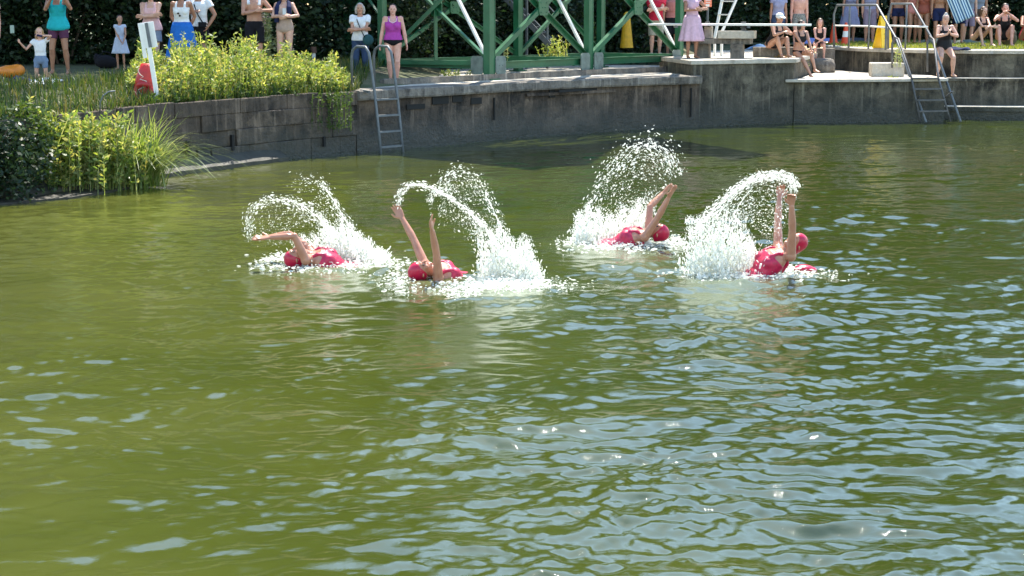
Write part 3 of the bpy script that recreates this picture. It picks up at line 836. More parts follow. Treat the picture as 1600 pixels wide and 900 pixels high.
V, F = blades_mesh(rs, bs, .13, .022, .6, 2, 1.0)
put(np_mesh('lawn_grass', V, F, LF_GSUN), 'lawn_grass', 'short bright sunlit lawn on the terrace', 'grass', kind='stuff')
# ================================================================ the green diving tower
GREEN = plain('green_paint', (.018, .115, .052), .36, var=.22, scale=3, bumpd=.004)
GREY_ST = plain('galvanised_steel', (.12, .135, .145), .5, .15, var=.2, scale=8)
WHITE_P = plain('white_paint', (.78, .78, .74), .45, var=.06)  # on the tower rakers this white stands in for sun glare
RUST_ST = plain('weathered_steel', (.10, .10, .10), .55, .3, var=.35, scale=7, bumpd=.004)
TW = thing('diving_tower', 'green riveted steel lattice diving tower on the quay', 'tower', (0, 0, 0))
A = Vector((-.485, 37.3, WT)); B = Vector((1.76, 40.15, WT)); C_ = Vector((4.12, 43.0, WT))
R1 = Vector((-2.92, 39.35, WT)); R2 = Vector((.15, 42.3, WT)); R3 = Vector((2.30, 45.2, WT)); E1 = Vector((-3.85, 41.0, WT))
Mleft = (A + R1) / 2
LEV = [WT + .30, WT + 2.75, WT + 5.2, WT + 7.6]
Z = Vector((0, 0, 1))
def at_z(p, z): return Vector((p.x, p.y, z))
for P_, w in ((A, .175), (B, .15), (C_, .15), (R1, .14), (R2, .16), (R3, .15), (E1, .14)):
    mb = MB(); top = LEV[-1] + .3
    # two flanges and a web: a rolled H section
    mb.beam(P_ , at_z(P_, top), w, .02, (.777, -.63, 0)); 
    mb.beam(P_ + Vector((.63, .777, 0)) * (w / 2), at_z(P_, top) + Vector((.63, .777, 0)) * (w / 2), .02, w, (.777, -.63, 0))
    mb.beam(P_ - Vector((.63, .777, 0)) * (w / 2), at_z(P_, top) - Vector((.63, .777, 0)) * (w / 2), .02, w, (.777, -.63, 0))
    mb.beam(P_ + Vector((.777, -.63, 0)) * (w / 2 - .012), at_z(P_, top) + Vector((.777, -.63, 0)) * (w / 2 - .012), .012, w * .97, (.63, .777, 0))
    mb.box((P_.x, P_.y, WT + .012), (w + .16, w + .16, .024), Matrix.Rotation(.88, 3, 'Z'))
    mb.obj('post', GREEN, TW)
def gusset(c, n, w, h, name='gusset_plate', mat=None):
    n = Vector(n).normalized(); t = n.cross(Z).normalized()
    mb = MB(); th = .014; k = .28
    pts = [(-w, -h * (1 - k)), (-w * (1 - k), -h), (w * (1 - k), -h), (w, -h * (1 - k)), (w, h * (1 - k)), (w * (1 - k), h), (-w * (1 - k), h), (-w, h * (1 - k))]
    f = [c + t * a + Z * b + n * th for a, b in pts]; g = [c + t * a + Z * b - n * th for a, b in pts]
    m_ = len(pts)
    mb.add(f + g, [tuple(range(m_)), tuple(range(2 * m_ - 1, m_ - 1, -1))] + [(i, m_ + i, m_ + (i + 1) % m_, (i + 1) % m_) for i in range(m_)])
    for a, b in ((-.6, -.6), (-.6, .6), (.6, -.6), (.6, .6), (-.3, 0), (.3, 0)):
        mb.ball(c + t * a * w + Z * b * h + n * .018, .014, n=6, m=4)
    mb.obj(name, mat or GREEN, TW)
def panel(P_, Q, z0, z1, w=.085, gus=.16, mid=True, vert=False, outn=None):
    n = outn or (Q - P_).cross(Z).normalized()
    a, b = at_z(P_, z0), at_z(Q, z0); c, d = at_z(P_, z1), at_z(Q, z1)
    MB().angle(a + n * .02, d + n * .02, w, .014).obj('brace', GREEN, TW)
    MB().angle(b - n * .03, c - n * .03, w, .014).obj('brace', GREEN, TW)
    m_ = (a + b + c + d) / 4
    if gus: gusset(m_ + n * .075, n, gus, gus)
    if vert:
        MB().angle(at_z(m_, z0), at_z(m_, z1), w, .014, (.777, -.63, 0)).obj('upright', GREEN, TW)
def girder(P_, Q, z, w=.12, h=.14):
    n = (Q - P_).cross(Z).normalized(); p, q = at_z(P_, z), at_z(Q, z)
    mb = MB(); mb.beam(p + n * .0, q, .014, h); mb.beam(p + Z * h / 2, q + Z * h / 2, w, .014); mb.beam(p - Z * h / 2, q - Z * h / 2, w, .014)
    mb.obj('girder', GREEN, TW)
faces = [(A, B), (B, C_), (A, R1), (C_, R3), (R1, R2), (R2, R3)]
for li, z in enumerate(LEV):
    for (p, q) in faces: girder(p, q, z)
    if li: girder(B, R2, z)
for (p, q) in ((A, B), (B, C_)): panel(p, q, LEV[0] + .1, LEV[1] - .1, .10, .17)
panel(A, R1, LEV[0] + .05, LEV[1] - .1, .09, .16, vert=True)
panel(R1, R2, LEV[0] + .1, LEV[1] - .1, .08, .14); panel(R2, R3, LEV[0] + .1, LEV[1] - .1, .08, .15)
panel(E1, R1, LEV[0] + .9, LEV[1] - .4, .07, .12)
for (p, q) in ((A, B), (B, C_), (A, R1)):
    panel(p, q, LEV[1] + .1, LEV[2] - .1, .09, .15); panel(p, q, LEV[2] + .1, LEV[3] - .1, .09, 0)
# base corner gussets
for P_, Q in ((A, B), (B, C_), (B, A), (C_, B), (A, R1)):
    t = (Q - P_).normalized(); n = t.cross(Z)
    gusset(at_z(P_, LEV[0]) + t * .26 + n * .10 * (1 if n.y < 0 else -1), n, .17, .20, 'foot_plate', plain('grey_green_paint', (.13, .17, .15), .6, var=.3, scale=6, bumpd=.004))
# rakers from the front feet up to the back, sun glare painted in as white
back = Vector((-.777, .63, 0))
for P_ in (A, B, C_):
    MB().beam(at_z(P_, LEV[0] + .22) + back * .1, at_z(P_, LEV[1]) + back * 1.55, .075, .05).obj('sunlit_raker', WHITE_P, TW)
    MB().beam(at_z(P_, LEV[0] + .05), at_z(P_ + back * 3.0, LEV[0] + .02), .12, .10).obj('floor_beam', GREEN, TW)
# platforms above view, outlines shaped so their shadow darkens the water and quay
nrm = Vector((.777, -.63, 0))
def V_(x, y): return Vector((x, y, 0))
def shadow_platform(poly, z, th=.12):
    MB().prism([(p.x, p.y) for p in poly], z, z + th).obj('shadow_platform', M_COPE, TW)

tt = Vector((.63, .777, 0))
shadow_platform([V_(-2.6, 38.2), V_(.95, 34.3), V_(1.95, 35.2), V_(2.9, 40.2), V_(.3, 38.9), V_(-2.0, 41.0), V_(-3.2, 41.0)], LEV[3] + .22)
shadow_platform([V_(2.3, 40.4), V_(3.7, 41.6), V_(5.5, 37.0), V_(4.6, 36.2)], LEV[3] + .23)

for z in (LEV[3] + 1.1, LEV[3] + .6):
    MB().tube([at_z(p, z) for p in (A + nrm * .2, C_ + nrm * .2, R3, R1, A + nrm * .2)], .022, 6).obj('guard_rail', GREY_ST, TW)
# stair behind, galvanised
s0, s1 = D(858, 70, 43.9), D(785, -8, 44.4)
top = s1 + (s1 - s0) * .9
for off in (0, .55):
    o_ = Vector((.25 * off, .7 * off, 0))
    MB().beam(s0 + o_, top + o_, .05, .13).obj('stair_stringer', GREY_ST, TW)
    MB().tube([s0 + o_ + Z * .8, top + o_ + Z * .8], .02, 6).obj('stair_rail', GREY_ST, TW)
mb = MB()
for k in range(16):
    p = s0.lerp(top, k / 16); mb.beam(p, p + Vector((.14, .39, 0)), .16, .02)
mb.obj('stair_treads', GREY_ST, TW)
for px in (823, 855):
    p = D(px, 60, 44.0); MB().beam((p.x, p.y, WT), (p.x, p.y, WT + 2.2), .05).obj('stair_leg', GREY_ST, TW)

# ================================================================ ladders
def hoop_ladder():
    t = thing('pool_ladder', 'old grey steel ladder with tall hooped handrails on the stone wall', 'ladder')
    f = Vector((-2.72, 32.55, 0)); n = Vector((.72, -.69, 0)).normalized(); tw = Vector((.69, .72, 0)).normalized()
    for s_ in (0, .56):
        b = f + tw * s_
        pts = [b - n * .42 + Z * (WT)] + [b - n * .42 + Z * (WT + .62), b - n * .38 + Z * (WT + .74), b - n * .26 + Z * (WT + .81), b - n * .02 + Z * (WT + .80), b + n * .07 + Z * (WT + .70), b + n * .10 + Z * (WT + .58), b + n * .22 + Z * (WT - .05), b + n * .30 + Z * .55, b + n * .40 - Z * .25]
        MB().tube(pts, [.026] * 6 + [.026, .027, .028, .028], 10).obj('side_rail', GREY_ST if s_ else GREY_ST, t, smooth=True)
    for z, w in ((1.0, 0), (.70, 1), (.40, 2), (.12, 3)):
        k = (WT - z) / WT
        o_ = n * (.22 + .14 * k)
        MB().beam(f + o_ + Z * z, f + tw * .56 + o_ + Z * z, .06, .035).obj('rung', GREY_ST, t)
    MB().beam(f + n * -.05 + Z * (WT + .0) + tw * -.1, f + n * .18 + Z * (WT - .02) + tw * -.1, .04).obj('bracket', GREY_ST, t)
hoop_ladder()

def right_ladders():
    t = thing('step_ladder', 'dark steel ladder with long sloping handrails into the water on the right', 'ladder')
    rails = [[(1303, 76, 46.5), (1303, 22, 46.5), (1308, 8, 46.5), (1370, 8, 44.4), (1400, 60, 43.2), (1447, 191, 40.6)],
             [(1388, 60, 44.0), (1388, 24, 44.0), (1393, 6, 44.0), (1425, 6, 43.7), (1455, 58, 42.9), (1501, 190, 40.6)]]
    for pts in rails:
        P3 = [D(*p) for p in pts]
        if pts[0][0] == 1303: P3[0].z = TZ
        else: P3[0].z = TZ
        MB().tube(P3, .030, 8).obj('handrail', GREY_ST, t, smooth=True)
    for px, y0, d in ((1328, 8, 45.8), (1359, 8, 44.8), (1385, 34, 43.8)):
        q = D(px, y0, d); MB().tube([(q.x, q.y, TZ - .02), (q.x, q.y, min(q.z, 2.76))], .026, 8).obj('rail_post', GREY_ST, t, smooth=True)
    q = D(1417, 6, 43.9); MB().tube([(q.x, q.y, TZ), (q.x, q.y, q.z)], .024, 8).obj('rail_post', GREY_ST, t, smooth=True)
    MB().tube([D(1303, 40, 46.5), D(1359, 41, 44.8), D(1386, 43, 43.8)], .022, 8).obj('mid_rail', WHITE_P, t, smooth=True)
    MB().tube([D(1389, 40, 44.0), D(1417, 41, 43.8), D(1449, 42, 43.0)], .022, 8).obj('mid_rail', WHITE_P, t, smooth=True)
    a0, a1 = D(1424, 121, 41.1), D(1438, 191, 40.75); c0, c1 = D(1466, 121, 41.2), D(1485, 190, 40.75)
    MB().tube([D(1394, 106, 42.1), D(1394, 68, 42.3), D(1398, 58, 42.3), D(1404, 61, 42.2), a0, a1], .026, 8).obj('side_rail', RUST_ST, t, smooth=True)
    MB().tube([D(1449, 112, 42.3), D(1449, 66, 42.5), D(1453, 57, 42.5), D(1459, 62, 42.3), c0, c1], .026, 8).obj('side_rail', RUST_ST, t, smooth=True)
    for k in (.02, .26, .51, .76):
        MB().beam(a0.lerp(a1, k) , c0.lerp(c1, k), .10, .035).obj('rung', RUST_ST, t)
    MB().tube([D(1431, 158, 41.1), D(1437, 150, 41.0)], .02, 6).obj('strut', RUST_ST, t); MB().tube([D(1476, 153, 41.1), D(1488, 143, 40.9)], .02, 6).obj('strut', RUST_ST, t)
right_ladders()

# ================================================================ diving board and its stand
db = thing('diving_board', 'long white springboard reaching out over the concrete stand', 'diving board', D(1010, 38, 41.5))
b0 = D(1018, 38, 42.2); b1 = D(1264, 39, 40.4); loc = db.location.copy()
mb = MB(); b0l, b1l = b0 - loc, b1 - loc
mb.beam(b0l, b1l, .42, .05); o = mb.obj('plank', WHITE_P, db, bevel=.01)
for k in (.16, .62):
    p = b0l.lerp(b1l, k); z = BZ + .62 - loc.z
    MB().box((p.x, p.y, p.z - .05), (.07, .46, .05)).obj('clamp', GREY_ST, db)
cs = thing('board_stand', 'heavy two-legged concrete stand carrying the springboard', 'stand', (0, 0, 0))
sdir = Vector((1, -.25, 0)).normalized(); 
def at(px, d, z): return Vector((X(px, d), d, z))
l0, l1 = at(1097, 41.6, BZ), at(1149, 41.1, BZ)
rot = Matrix.Rotation(math.atan2(-.25, 1), 3, 'Z')
for p in (l0, l1): MB().box((p.x, p.y, BZ + .17), (.28, .5, .34), rot).obj('leg', M_COPE, cs, bevel=.01)
c = (l0 + l1) / 2
MB().box((c.x + .04, c.y, BZ + .40), (1.38, .62, .12), rot).obj('slab', M_COPE, cs, bevel=.01)
c2 = at(1148, 41.1, 0)
MB().box((c2.x, c2.y, BZ + .555), (.86, .5, .18), rot).obj('block', M_CONC, cs, bevel=.015)
MB().box((c2.x + .15, c2.y, BZ + .75), (.10, .12, .21), rot).obj('fulcrum', RUST_ST, cs)
c3 = at(1104, 41.7, 0)
MB().box((c3.x, c3.y, BZ + .60), (.16, .4, .27), rot).obj('block', M_CONC, cs, bevel=.015)
MB().box((c3.x - .03, c3.y, BZ + .79), (.10, .12, .12), rot).obj('fulcrum', RUST_ST, cs)
# steps ladder behind the board, white
wl_ = thing('board_ladder', 'white painted sloping metal ladder behind the springboard', 'ladder')
p0, p1 = D(1118, 56, 43.4), D(1134, -25, 43.9); q0, q1 = D(1133, 47, 43.0) , D(1160, -25, 43.2)
for a_, b_ in ((D(1117, 58, 43.4), D(1134, -30, 43.9)), (D(1128, 50, 43.2), D(1163, -30, 43.4))):
    MB().beam(a_, b_, .06, .05).obj('rail', WHITE_P, wl_)
for y in (23, 2, -20):
    a_, b_ = D(1117, 58, 43.4).lerp(D(1134, -30, 43.9), (58 - y) / 88), D(1128, 50, 43.2).lerp(D(1163, -30, 43.4), (50 - y) / 80)
    MB().beam(a_, b_, .09, .03).obj('rung', WHITE_P, wl_)
f_ = D(1117, 58, 43.4); MB().beam((f_.x, f_.y, BZ), f_, .05).obj('leg', WHITE_P, wl_)
f_ = D(1128, 50, 43.2); MB().beam((f_.x, f_.y, BZ), f_, .05).obj('leg', WHITE_P, wl_)
# plank lying on the block, used as a seat
sb = thing('seat_plank', 'low grey timber beam on the block that people sit on', 'bench', at(1205, 42.2, BZ))
MB().box((0, 0, .12), (.98, .42, .24), Matrix.Rotation(-.1, 3, 'Z')).obj('seat', M_COPE, sb, bevel=.02)
ft = thing('stone_step', 'rounded dark stone block under the feet of the girl hugging her knees', 'stone', at(1279, 45.2, LZ))
MB().loft([((0, 0, -.0), (.36, 0, 0), (0, .4, 0)), ((0, 0, .18), (.38, 0, 0), (0, .42, 0)), ((0, 0, .32), (.33, 0, 0), (0, .38, 0)), ((0, 0, .36), (.25, 0, 0), (0, .3, 0))], 14).obj('stone', M_COPE, ft, smooth=True)

# ================================================================ small things standing about
def sign_post():
    b = G(248, 159, 1.17); t_ = D(227, 38, b.y); ax = (t_ - b)
    t = thing('sign_post', 'leaning white post with a blank white board, seen from behind', 'sign', b)
    MB().beam((0, 0, -.1), ax * 1.0, .07, .04, (0, -1, 0)).obj('post', WHITE_P, t)
    n = Vector((0, -1, 0)); u = ax.normalized(); r = u.cross(n).normalized()
    c = ax * .86 ; mb = MB()
    M_ = Matrix((r, n, u)).transposed()
    mb.box(c + n * -.04, (.26, .025, .42), M_); mb.obj('board', WHITE_P, t, bevel=.006)
    MB().box(c - r * .10 - u * .28 - n * .03, (.06, .03, .16), M_).obj('bracket', WHITE_P, t)
    MB().box(c + r * .02 + n * .01, (.05, .03, .40), M_).obj('board_rib', GREY_ST, t)
sign_post()
RED = plain('red_plastic', (.42, .02, .02), .45, var=.25)
lb = thing('lifebuoy_stand', 'red lifebuoy housing with a tangled pale line among the weeds by the white post', 'lifebuoy', G(228, 158, 1.17))
mb = MB(); 
mb.loft([((0, 0, .0), (.21, 0, 0), (0, .10, 0)), ((0, 0, .18), (.22, 0, 0), (0, .11, 0)), ((.02, 0, .45), (.15, 0, 0), (0, .09, 0)), ((.03, 0, .62), (.09, 0, 0), (0, .06, 0))], 10)
mb.obj('housing', RED, lb, smooth=True)
mb = MB(); pts = [(.13 * cos(a), -.14 + .03 * sin(3 * a), (.15 + .14 * sin(a))) for a in np.linspace(0, 2 * pi, 25)]
mb.tube(pts, .05, 8, cap=False); mb.obj('ring', RED, lb, smooth=True)
rr = random.Random(4)
mb = MB(); mb.tube([(rr.uniform(-.1, .1), -.17, .05 + .5 * i / 14) for i in range(15)], .007, 5); mb.obj('line', plain('pale_rope', (.6, .55, .45), .8), lb)
hs = thing('arched_hose', 'pale bent pipe arching out of the bank grass', 'pipe', G(156, 172, 1.15))
MB().tube([(0, 0, -.05), (.01, 0, .12), (.06, 0, .22), (.14, .02, .28), (.24, .05, .29)], .012, 6).obj('pipe', GREY_ST, hs, smooth=True)

def cone(px, d, col, h, label, z, lean=0, stripe=True):
    t = thing('traffic_cone', label, 'cone', at(px, d, z), 0, 'red and white cones on the lawn')
    mb = MB(); mb.box((0, 0, .02), (.30, .30, .04)); mb.obj('base', col, t, bevel=.008)
    k = lambda f: (.125 * (1 - f) + .035 * f)
    MB().tube([(0, 0, .04 ), (0, 0, h)], [k(0), k(1)], 16).obj('body', col, t, smooth=False)
    if stripe: MB().tube([(0, 0, h * .30), (0, 0, h * .62)], [k(.30) + .004, k(.62) + .004], 16).obj('band', WHITE_P, t)
ORG = plain('cone_orange', (.72, .07, .02), .45, var=.1)
cone(1297, 50.0, ORG, .60, 'plain orange-red traffic cone left of the railings', TZ, stripe=False)
cone(1316, 48.5, ORG, .62, 'orange traffic cone with a white band inside the railings', TZ)
YEL = plain('yellow_plastic', (.80, .52, .01), .4, var=.08)
def floor_sign(px, d, label, z, col, h=.62, rz=0, text=True):
    t = thing('floor_sign', label, 'sign', at(px, d, z), rz)
    for s_, nm in ((-1, 'front_panel'), (1, 'rear_panel')):
        M_ = Matrix.Rotation(-s_ * .30, 3, 'X')
        mb = MB(); w0, w1 = .20, .13; th = .02; vs = []
        for zz, w in ((0, w0), (h, w1)):
            for yy in (-th / 2, th / 2):
                for xx in (-w, w): vs.append(Vector((xx, yy + s_ * (.17 - .165 * zz / h), zz)))
        mb.add(vs, [(0, 1, 3, 2), (4, 6, 7, 5), (0, 4, 5, 1), (2, 3, 7, 6), (0, 2, 6, 4), (1, 5, 7, 3)])
        p = mb.obj(nm, col, t, bevel=.005)
        if s_ < 0 and text:
            mk = MB(); dk = plain('sign_print', (.30, .18, .01), .6)
            for zz, w in ((.50, .05), (.44, .035), (.36, .075), (.31, .06), (.25, .08), (.20, .05)):
                mk.box((0, -(.17 - .165 * zz / h) - .0125, zz), (w * 2, .004, .022))
            mk.obj('lettering', dk, t)
floor_sign(1374, 44.9, 'bright yellow wet floor sign standing by the right railings', TZ, YEL, .82, .55)
yc = thing('yellow_cone', 'yellow cone-shaped floor sign on the path behind the tower', 'cone', D(979, 70, 47.0)); yc.location.z = 1.62
MB().tube([(0, 0, 0), (0, 0, .9)], [.18, .085], 14).obj('body', plain('mustard_plastic', (.75, .42, .02), .5), yc)
MB().tube([(0, 0, .9), (0, 0, .96)], [.09, .03], 14).obj('tip', plain('mustard_plastic', (.62, .36, .03), .5), yc)
ns = thing('notice_board', 'small orange and white notice behind the springboard', 'sign', D(1106, 9, 46)); ns.location.z = 0
NM = plain('notice_orange', (.80, .22, .12), .5)
zc = D(1106, 1, 46).z
MB().box((0, 0, zc), (.20, .02, .32)).obj('board', NM, ns); MB().beam((0, .02, 1.4), (0, .02, zc + .1), .04).obj('post', GREY_ST, ns)
mk = MB(); 
for k in range(4): mk.box((0, -.012, zc + .10 - k * .05), (.13 - .02 * (k % 2), .004, .016))
mk.box((-.01, -.0125, zc - .12), (.10, .004, .06)); mk.obj('lettering', WHITE_P, ns)
bl = thing('bollard', 'small white-topped post behind the weeds near the left ladder', 'post', G(481, 118, 1.22) + Vector((0, 1.2, 0)))
MB().tube([(0, 0, 0), (0, 0, .46)], .045, 10).obj('stem', WHITE_P, bl); MB().tube([(0, 0, .46), (0, 0, .60)], [.07, .07], 12).obj('cap', plain('brown_paint', (.10, .05, .035), .6), bl)
bg_ = thing('black_bag', 'slumped black bag on the bank beside the child in white', 'bag', G(165, 107, 1.42))
mb = MB(); mb.ball((0, 0, .14), (.24, .15, .15)); mb.ball((.12, 0, .12), (.15, .14, .13)); mb.ball((-.18, 0, .22), (.07, .08, .10)); 
mb.skin('body', cloth('black', (.012, .012, .016)), bg_, .02, 3)
MB().tube([(-.12, 0, .27), (-.02, 0, .36), (.10, 0, .33), (.14, 0, .24)], .012, 6).obj('handle', cloth('black', (.012, .012, .016)), bg_)
ob = thing('orange_bag', 'orange inflatable tow float lying on the grass at the left edge', 'float', G(17, 121, 1.42))
mb = MB(); mb.ball((0, 0, .11), (.26, .15, .12)); mb.ball((.12, .02, .13), (.15, .13, .12)); mb.skin('body', plain('orange_nylon', (.70, .22, .02), .45), ob, .02, 3)
MB().tube([(.08, 0, .22), (.12, 0, .29), (.18, 0, .24)], .012, 6).obj('handle', cloth('black', (.012, .012, .016)), ob)
def towel(name, label, c, w, d, mat, h=.05, rz=0, seed=1, cat='towel'):
    r_ = random.Random(seed); n = 12; vs = []; fs = []
    hh = [[min(h, .16) * (.35 + .35 * sin(i * .7 + seed) * cos(j * .6 + seed * 2) + .3 * sin(i * .3 + j * .5 + seed)) + r_.uniform(0, .012) for j in range(n + 1)] for i in range(n + 1)]
    for i in range(n + 1):
        for j in range(n + 1):
            e = min(i, j, n - i, n - j); vs.append(((i / n - .5) * w + r_.uniform(-.01, .01), (j / n - .5) * d + r_.uniform(-.01, .01), .01 + (hh[i][j] if e else 0)))
    for i in range(n):
        for j in range(n): a = i * (n + 1) + j; fs.append((a, a + n + 1, a + n + 2, a + 1))
    o = MB().add(vs, fs).obj(name, mat, smooth=True); m = o.modifiers.new('s', 'SOLIDIFY'); m.thickness = .012
    o.location = c; o.rotation_euler = (0, 0, rz); put(o, name, label, cat); return o
C_WHITE = cloth('white', (.74, .75, .76)); C_NAVY = cloth('navy', (.015, .022, .07)); 
towel('towel', 'crumpled white towel spread on the bank grass beside the kneeling girl', G(46, 131, 1.43), .75, .9, C_WHITE, .05, .2, 3)
towel('towel', 'dark navy towel heaped on the white one at the left', G(30, 130, 1.45), .32, .5, C_NAVY, .12, .5, 5)
towel('towel', 'small white cloth under the knees of the kneeling girl', G(72, 127, 1.43), .55, .5, C_WHITE, .04, -.2, 8)
towel('towel', 'black and white crumpled cloth on the coping beside the clapping woman', D(1500, 69, 43.3), .5, .35, C_NAVY, .07, .1, 9)
bpy.data.objects['towel.003'].location.z = TZ
towel('towel', 'pale blue towel lying on the path behind the springboard stand', at(1188, 49.5, BZ), .75, 1.2, cloth('paleblue', (.35, .48, .66)), .28, .1, 12)
towel('towel', 'blue and pink towel on the lawn behind the seated girls', at(1272, 52, TZ - .03), 1.3, .9, cloth('bluepink', (.25, .30, .62)), .20, .1, 14)
towel('picnic_blanket', 'dark blanket and bags heaped along the back of the lawn', at(1345, 52.5, TZ - .02), 2.4, .8, cloth('slate', (.06, .07, .09)), .34, .0, 17, cat='blanket')
towel('picnic_blanket', 'grey-green blanket edge at the back of the lawn behind the seated woman', at(1480, 50.5, TZ - .02), 2.2, .6, cloth('sage', (.12, .15, .13)), .26, .0, 21, cat='blanket')
# ================================================================ people
SK_FAIR = skinmat('skin_fair', (.62, .37, .27)); SK_MID = skinmat('skin_mid', (.50, .27, .18)); SK_TAN = skinmat('skin_tan', (.38, .19, .115)); SK_PINK = skinmat('skin_pink', (.66, .36, .28))
H_DARK = plain('hair_dark', (.022, .013, .010), .5, var=.4, scale=30, bumpd=.006); H_BROWN = plain('hair_brown', (.09, .045, .022), .5, var=.4, scale=30, bumpd=.006)
H_GREY = plain('hair_grey', (.42, .38, .34), .55, var=.3, scale=30, bumpd=.006); H_BLOND = plain('hair_blond', (.36, .22, .10), .5, var=.35, scale=30, bumpd=.006)
EYE = plain('eye_dark', (.02, .015, .012), .2, var=.01); LIP = plain('lip', (.42, .13, .11), .5, var=.05)

def V3(*a): return Vector(a)
def ik(a, t, l1, l2, pole):
    d = t - a; L = min(d.length, (l1 + l2) * .999); 
    if d.length < 1e-6: d = V3(0, 0, -1)
    u = d.normalized(); t = a + u * L
    x = (l1 * l1 - l2 * l2 + L * L) / (2 * L); h = math.sqrt(max(0, l1 * l1 - x * x))
    p = Vector(pole); p = p - u * p.dot(u)
    p = p.normalized() if p.length > 1e-5 else u.orthogonal().normalized()
    return a + u * x + p * h, t

class Fig:
    """joints of a figure; lengths for 1.70 m, scaled by s. Local frame: -Y faces forward, +X is the figure's left."""
    def __init__(g, H=1.7, pelvis=(0, 0, .93), u=(0, 0, 1), f=(0, -1, 0), fat=1.0, sex='f', hand_r=(-.22, -.04, .80), hand_l=(.22, -.04, .80),
                 elb_r=(-.4, .6, 0), elb_l=(.4, .6, 0), foot_r=(-.10, 0, .08), foot_l=(.10, 0, .08), kne_r=(-.1, -1, .1), kne_l=(.1, -1, .1),
                 head_u=None, head_f=None, curl=.5, toe_r=None, toe_l=None, hdir_r=None, hdir_l=None, palm_r=None, palm_l=None, abs_=False, child=False, shraise=(0, 0)):
        s = g.s = H / 1.7; g.fat = fat; g.sex = sex; g.curl = curl; g.child = child
        g.u = Vector(u).normalized(); f = Vector(f); g.f = (f - g.u * f.dot(g.u)).normalized(); g.r = g.u.cross(g.f).normalized()   # r: to figure's left
        # ensure r points +x for the rest pose
        g.P = Vector(pelvis) * (1 if abs_ else s)
        sc = (lambda v: Vector(v) * (1 if abs_ else s))
        hw = 1.0
        U, F, Rr = g.u * s, g.f * s, g.r * s
        g.U, g.F, g.R = U, F, Rr
        g.shw = .165 if sex == 'f' else .185
        if child: g.shw = .15
        g.sr = g.P + U * (.455 + shraise[0]) - Rr * (g.shw - .25 * shraise[0]); g.sl = g.P + U * (.455 + shraise[1]) + Rr * (g.shw - .25 * shraise[1])
        g.er, g.wr = ik(g.sr, sc(hand_r), .285 * s, .25 * s, elb_r); g.el, g.wl = ik(g.sl, sc(hand_l), .285 * s, .25 * s, elb_l)
        g.hr = g.P - U * .05 - Rr * .09; g.hl = g.P - U * .05 + Rr * .09
        g.kr, g.ar = ik(g.hr, sc(foot_r), .41 * s, .40 * s, kne_r); g.kl, g.al = ik(g.hl, sc(foot_l), .41 * s, .40 * s, kne_l)
        hu = Vector(head_u).normalized() if head_u else g.u.lerp(Vector((0, 0, 1)), .5).normalized() if not abs_ else g.u
        hf = Vector(head_f) if head_f else g.f; hf = (hf - hu * hf.dot(hu)).normalized()
        g.hu, g.hf = hu, hf; g.hrr = hu.cross(hf).normalized()
        g.hs = s * (1.0 if not child else 1.0 + .28 * (1.7 / H - 1) )
        g.neck = g.P + U * .52
        g.head = g.neck + hu * .135 * g.hs + hf * .015 * s
        g.toe_r = Vector(toe_r) if toe_r else None; g.toe_l = Vector(toe_l) if toe_l else None
        g.hdir = (hdir_r, hdir_l); g.palm = (palm_r, palm_l)
    def torso(g, o0, o1, infl=0.0, step=.05, flare=0, shape=1.0):
        F_ = g.fat; m = g.sex == 'm'
        if m: tab = [(-.12, .08, .075), (-.06, .155, .105), (0, .158, .108), (.08, .148, .10), (.16, .143, .098), (.26, .152, .108), (.36, .170, .115), (.43, .172, .10), (.47, .13, .078), (.505, .062, .058), (.56, .052, .054), (.62, .050, .052)]
        elif g.child: tab = [(-.12, .07, .07), (-.06, .135, .10), (0, .138, .10), (.08, .130, .094), (.16, .124, .09), (.26, .130, .095), (.36, .143, .10), (.43, .145, .085), (.47, .11, .065), (.505, .052, .048), (.56, .045, .045), (.62, .044, .046)]
        else: tab = [(-.12, .08, .08), (-.06, .168, .118), (0, .175, .122), (.08, .156, .105), (.16, .130, .092), (.26, .138, .102), (.36, .152, .112), (.43, .153, .094), (.47, .115, .070), (.505, .055, .052), (.56, .046, .048), (.62, .045, .047)]
        xs = [t[0] for t in tab]; n = max(2, int(round((o1 - o0) / step)) + 1); out = []
        for i in range(n):
            o = o0 + (o1 - o0) * i / (n - 1)
            ff = F_ if o < .42 else 1 + (F_ - 1) * .3
            a = np.interp(o, xs, [t[1] for t in tab]) * (1 + (ff - 1) * .8) + infl; b = np.interp(o, xs, [t[2] for t in tab]) * ff + infl
            a += flare * max(0, (.2 - o)); b += flare * max(0, (.2 - o))
            fo = .02 * (1 if .2 < o < .45 else 0)
            out.append((g.P + g.U * o + g.F * fo, g.R * a, g.F * b))
        return out
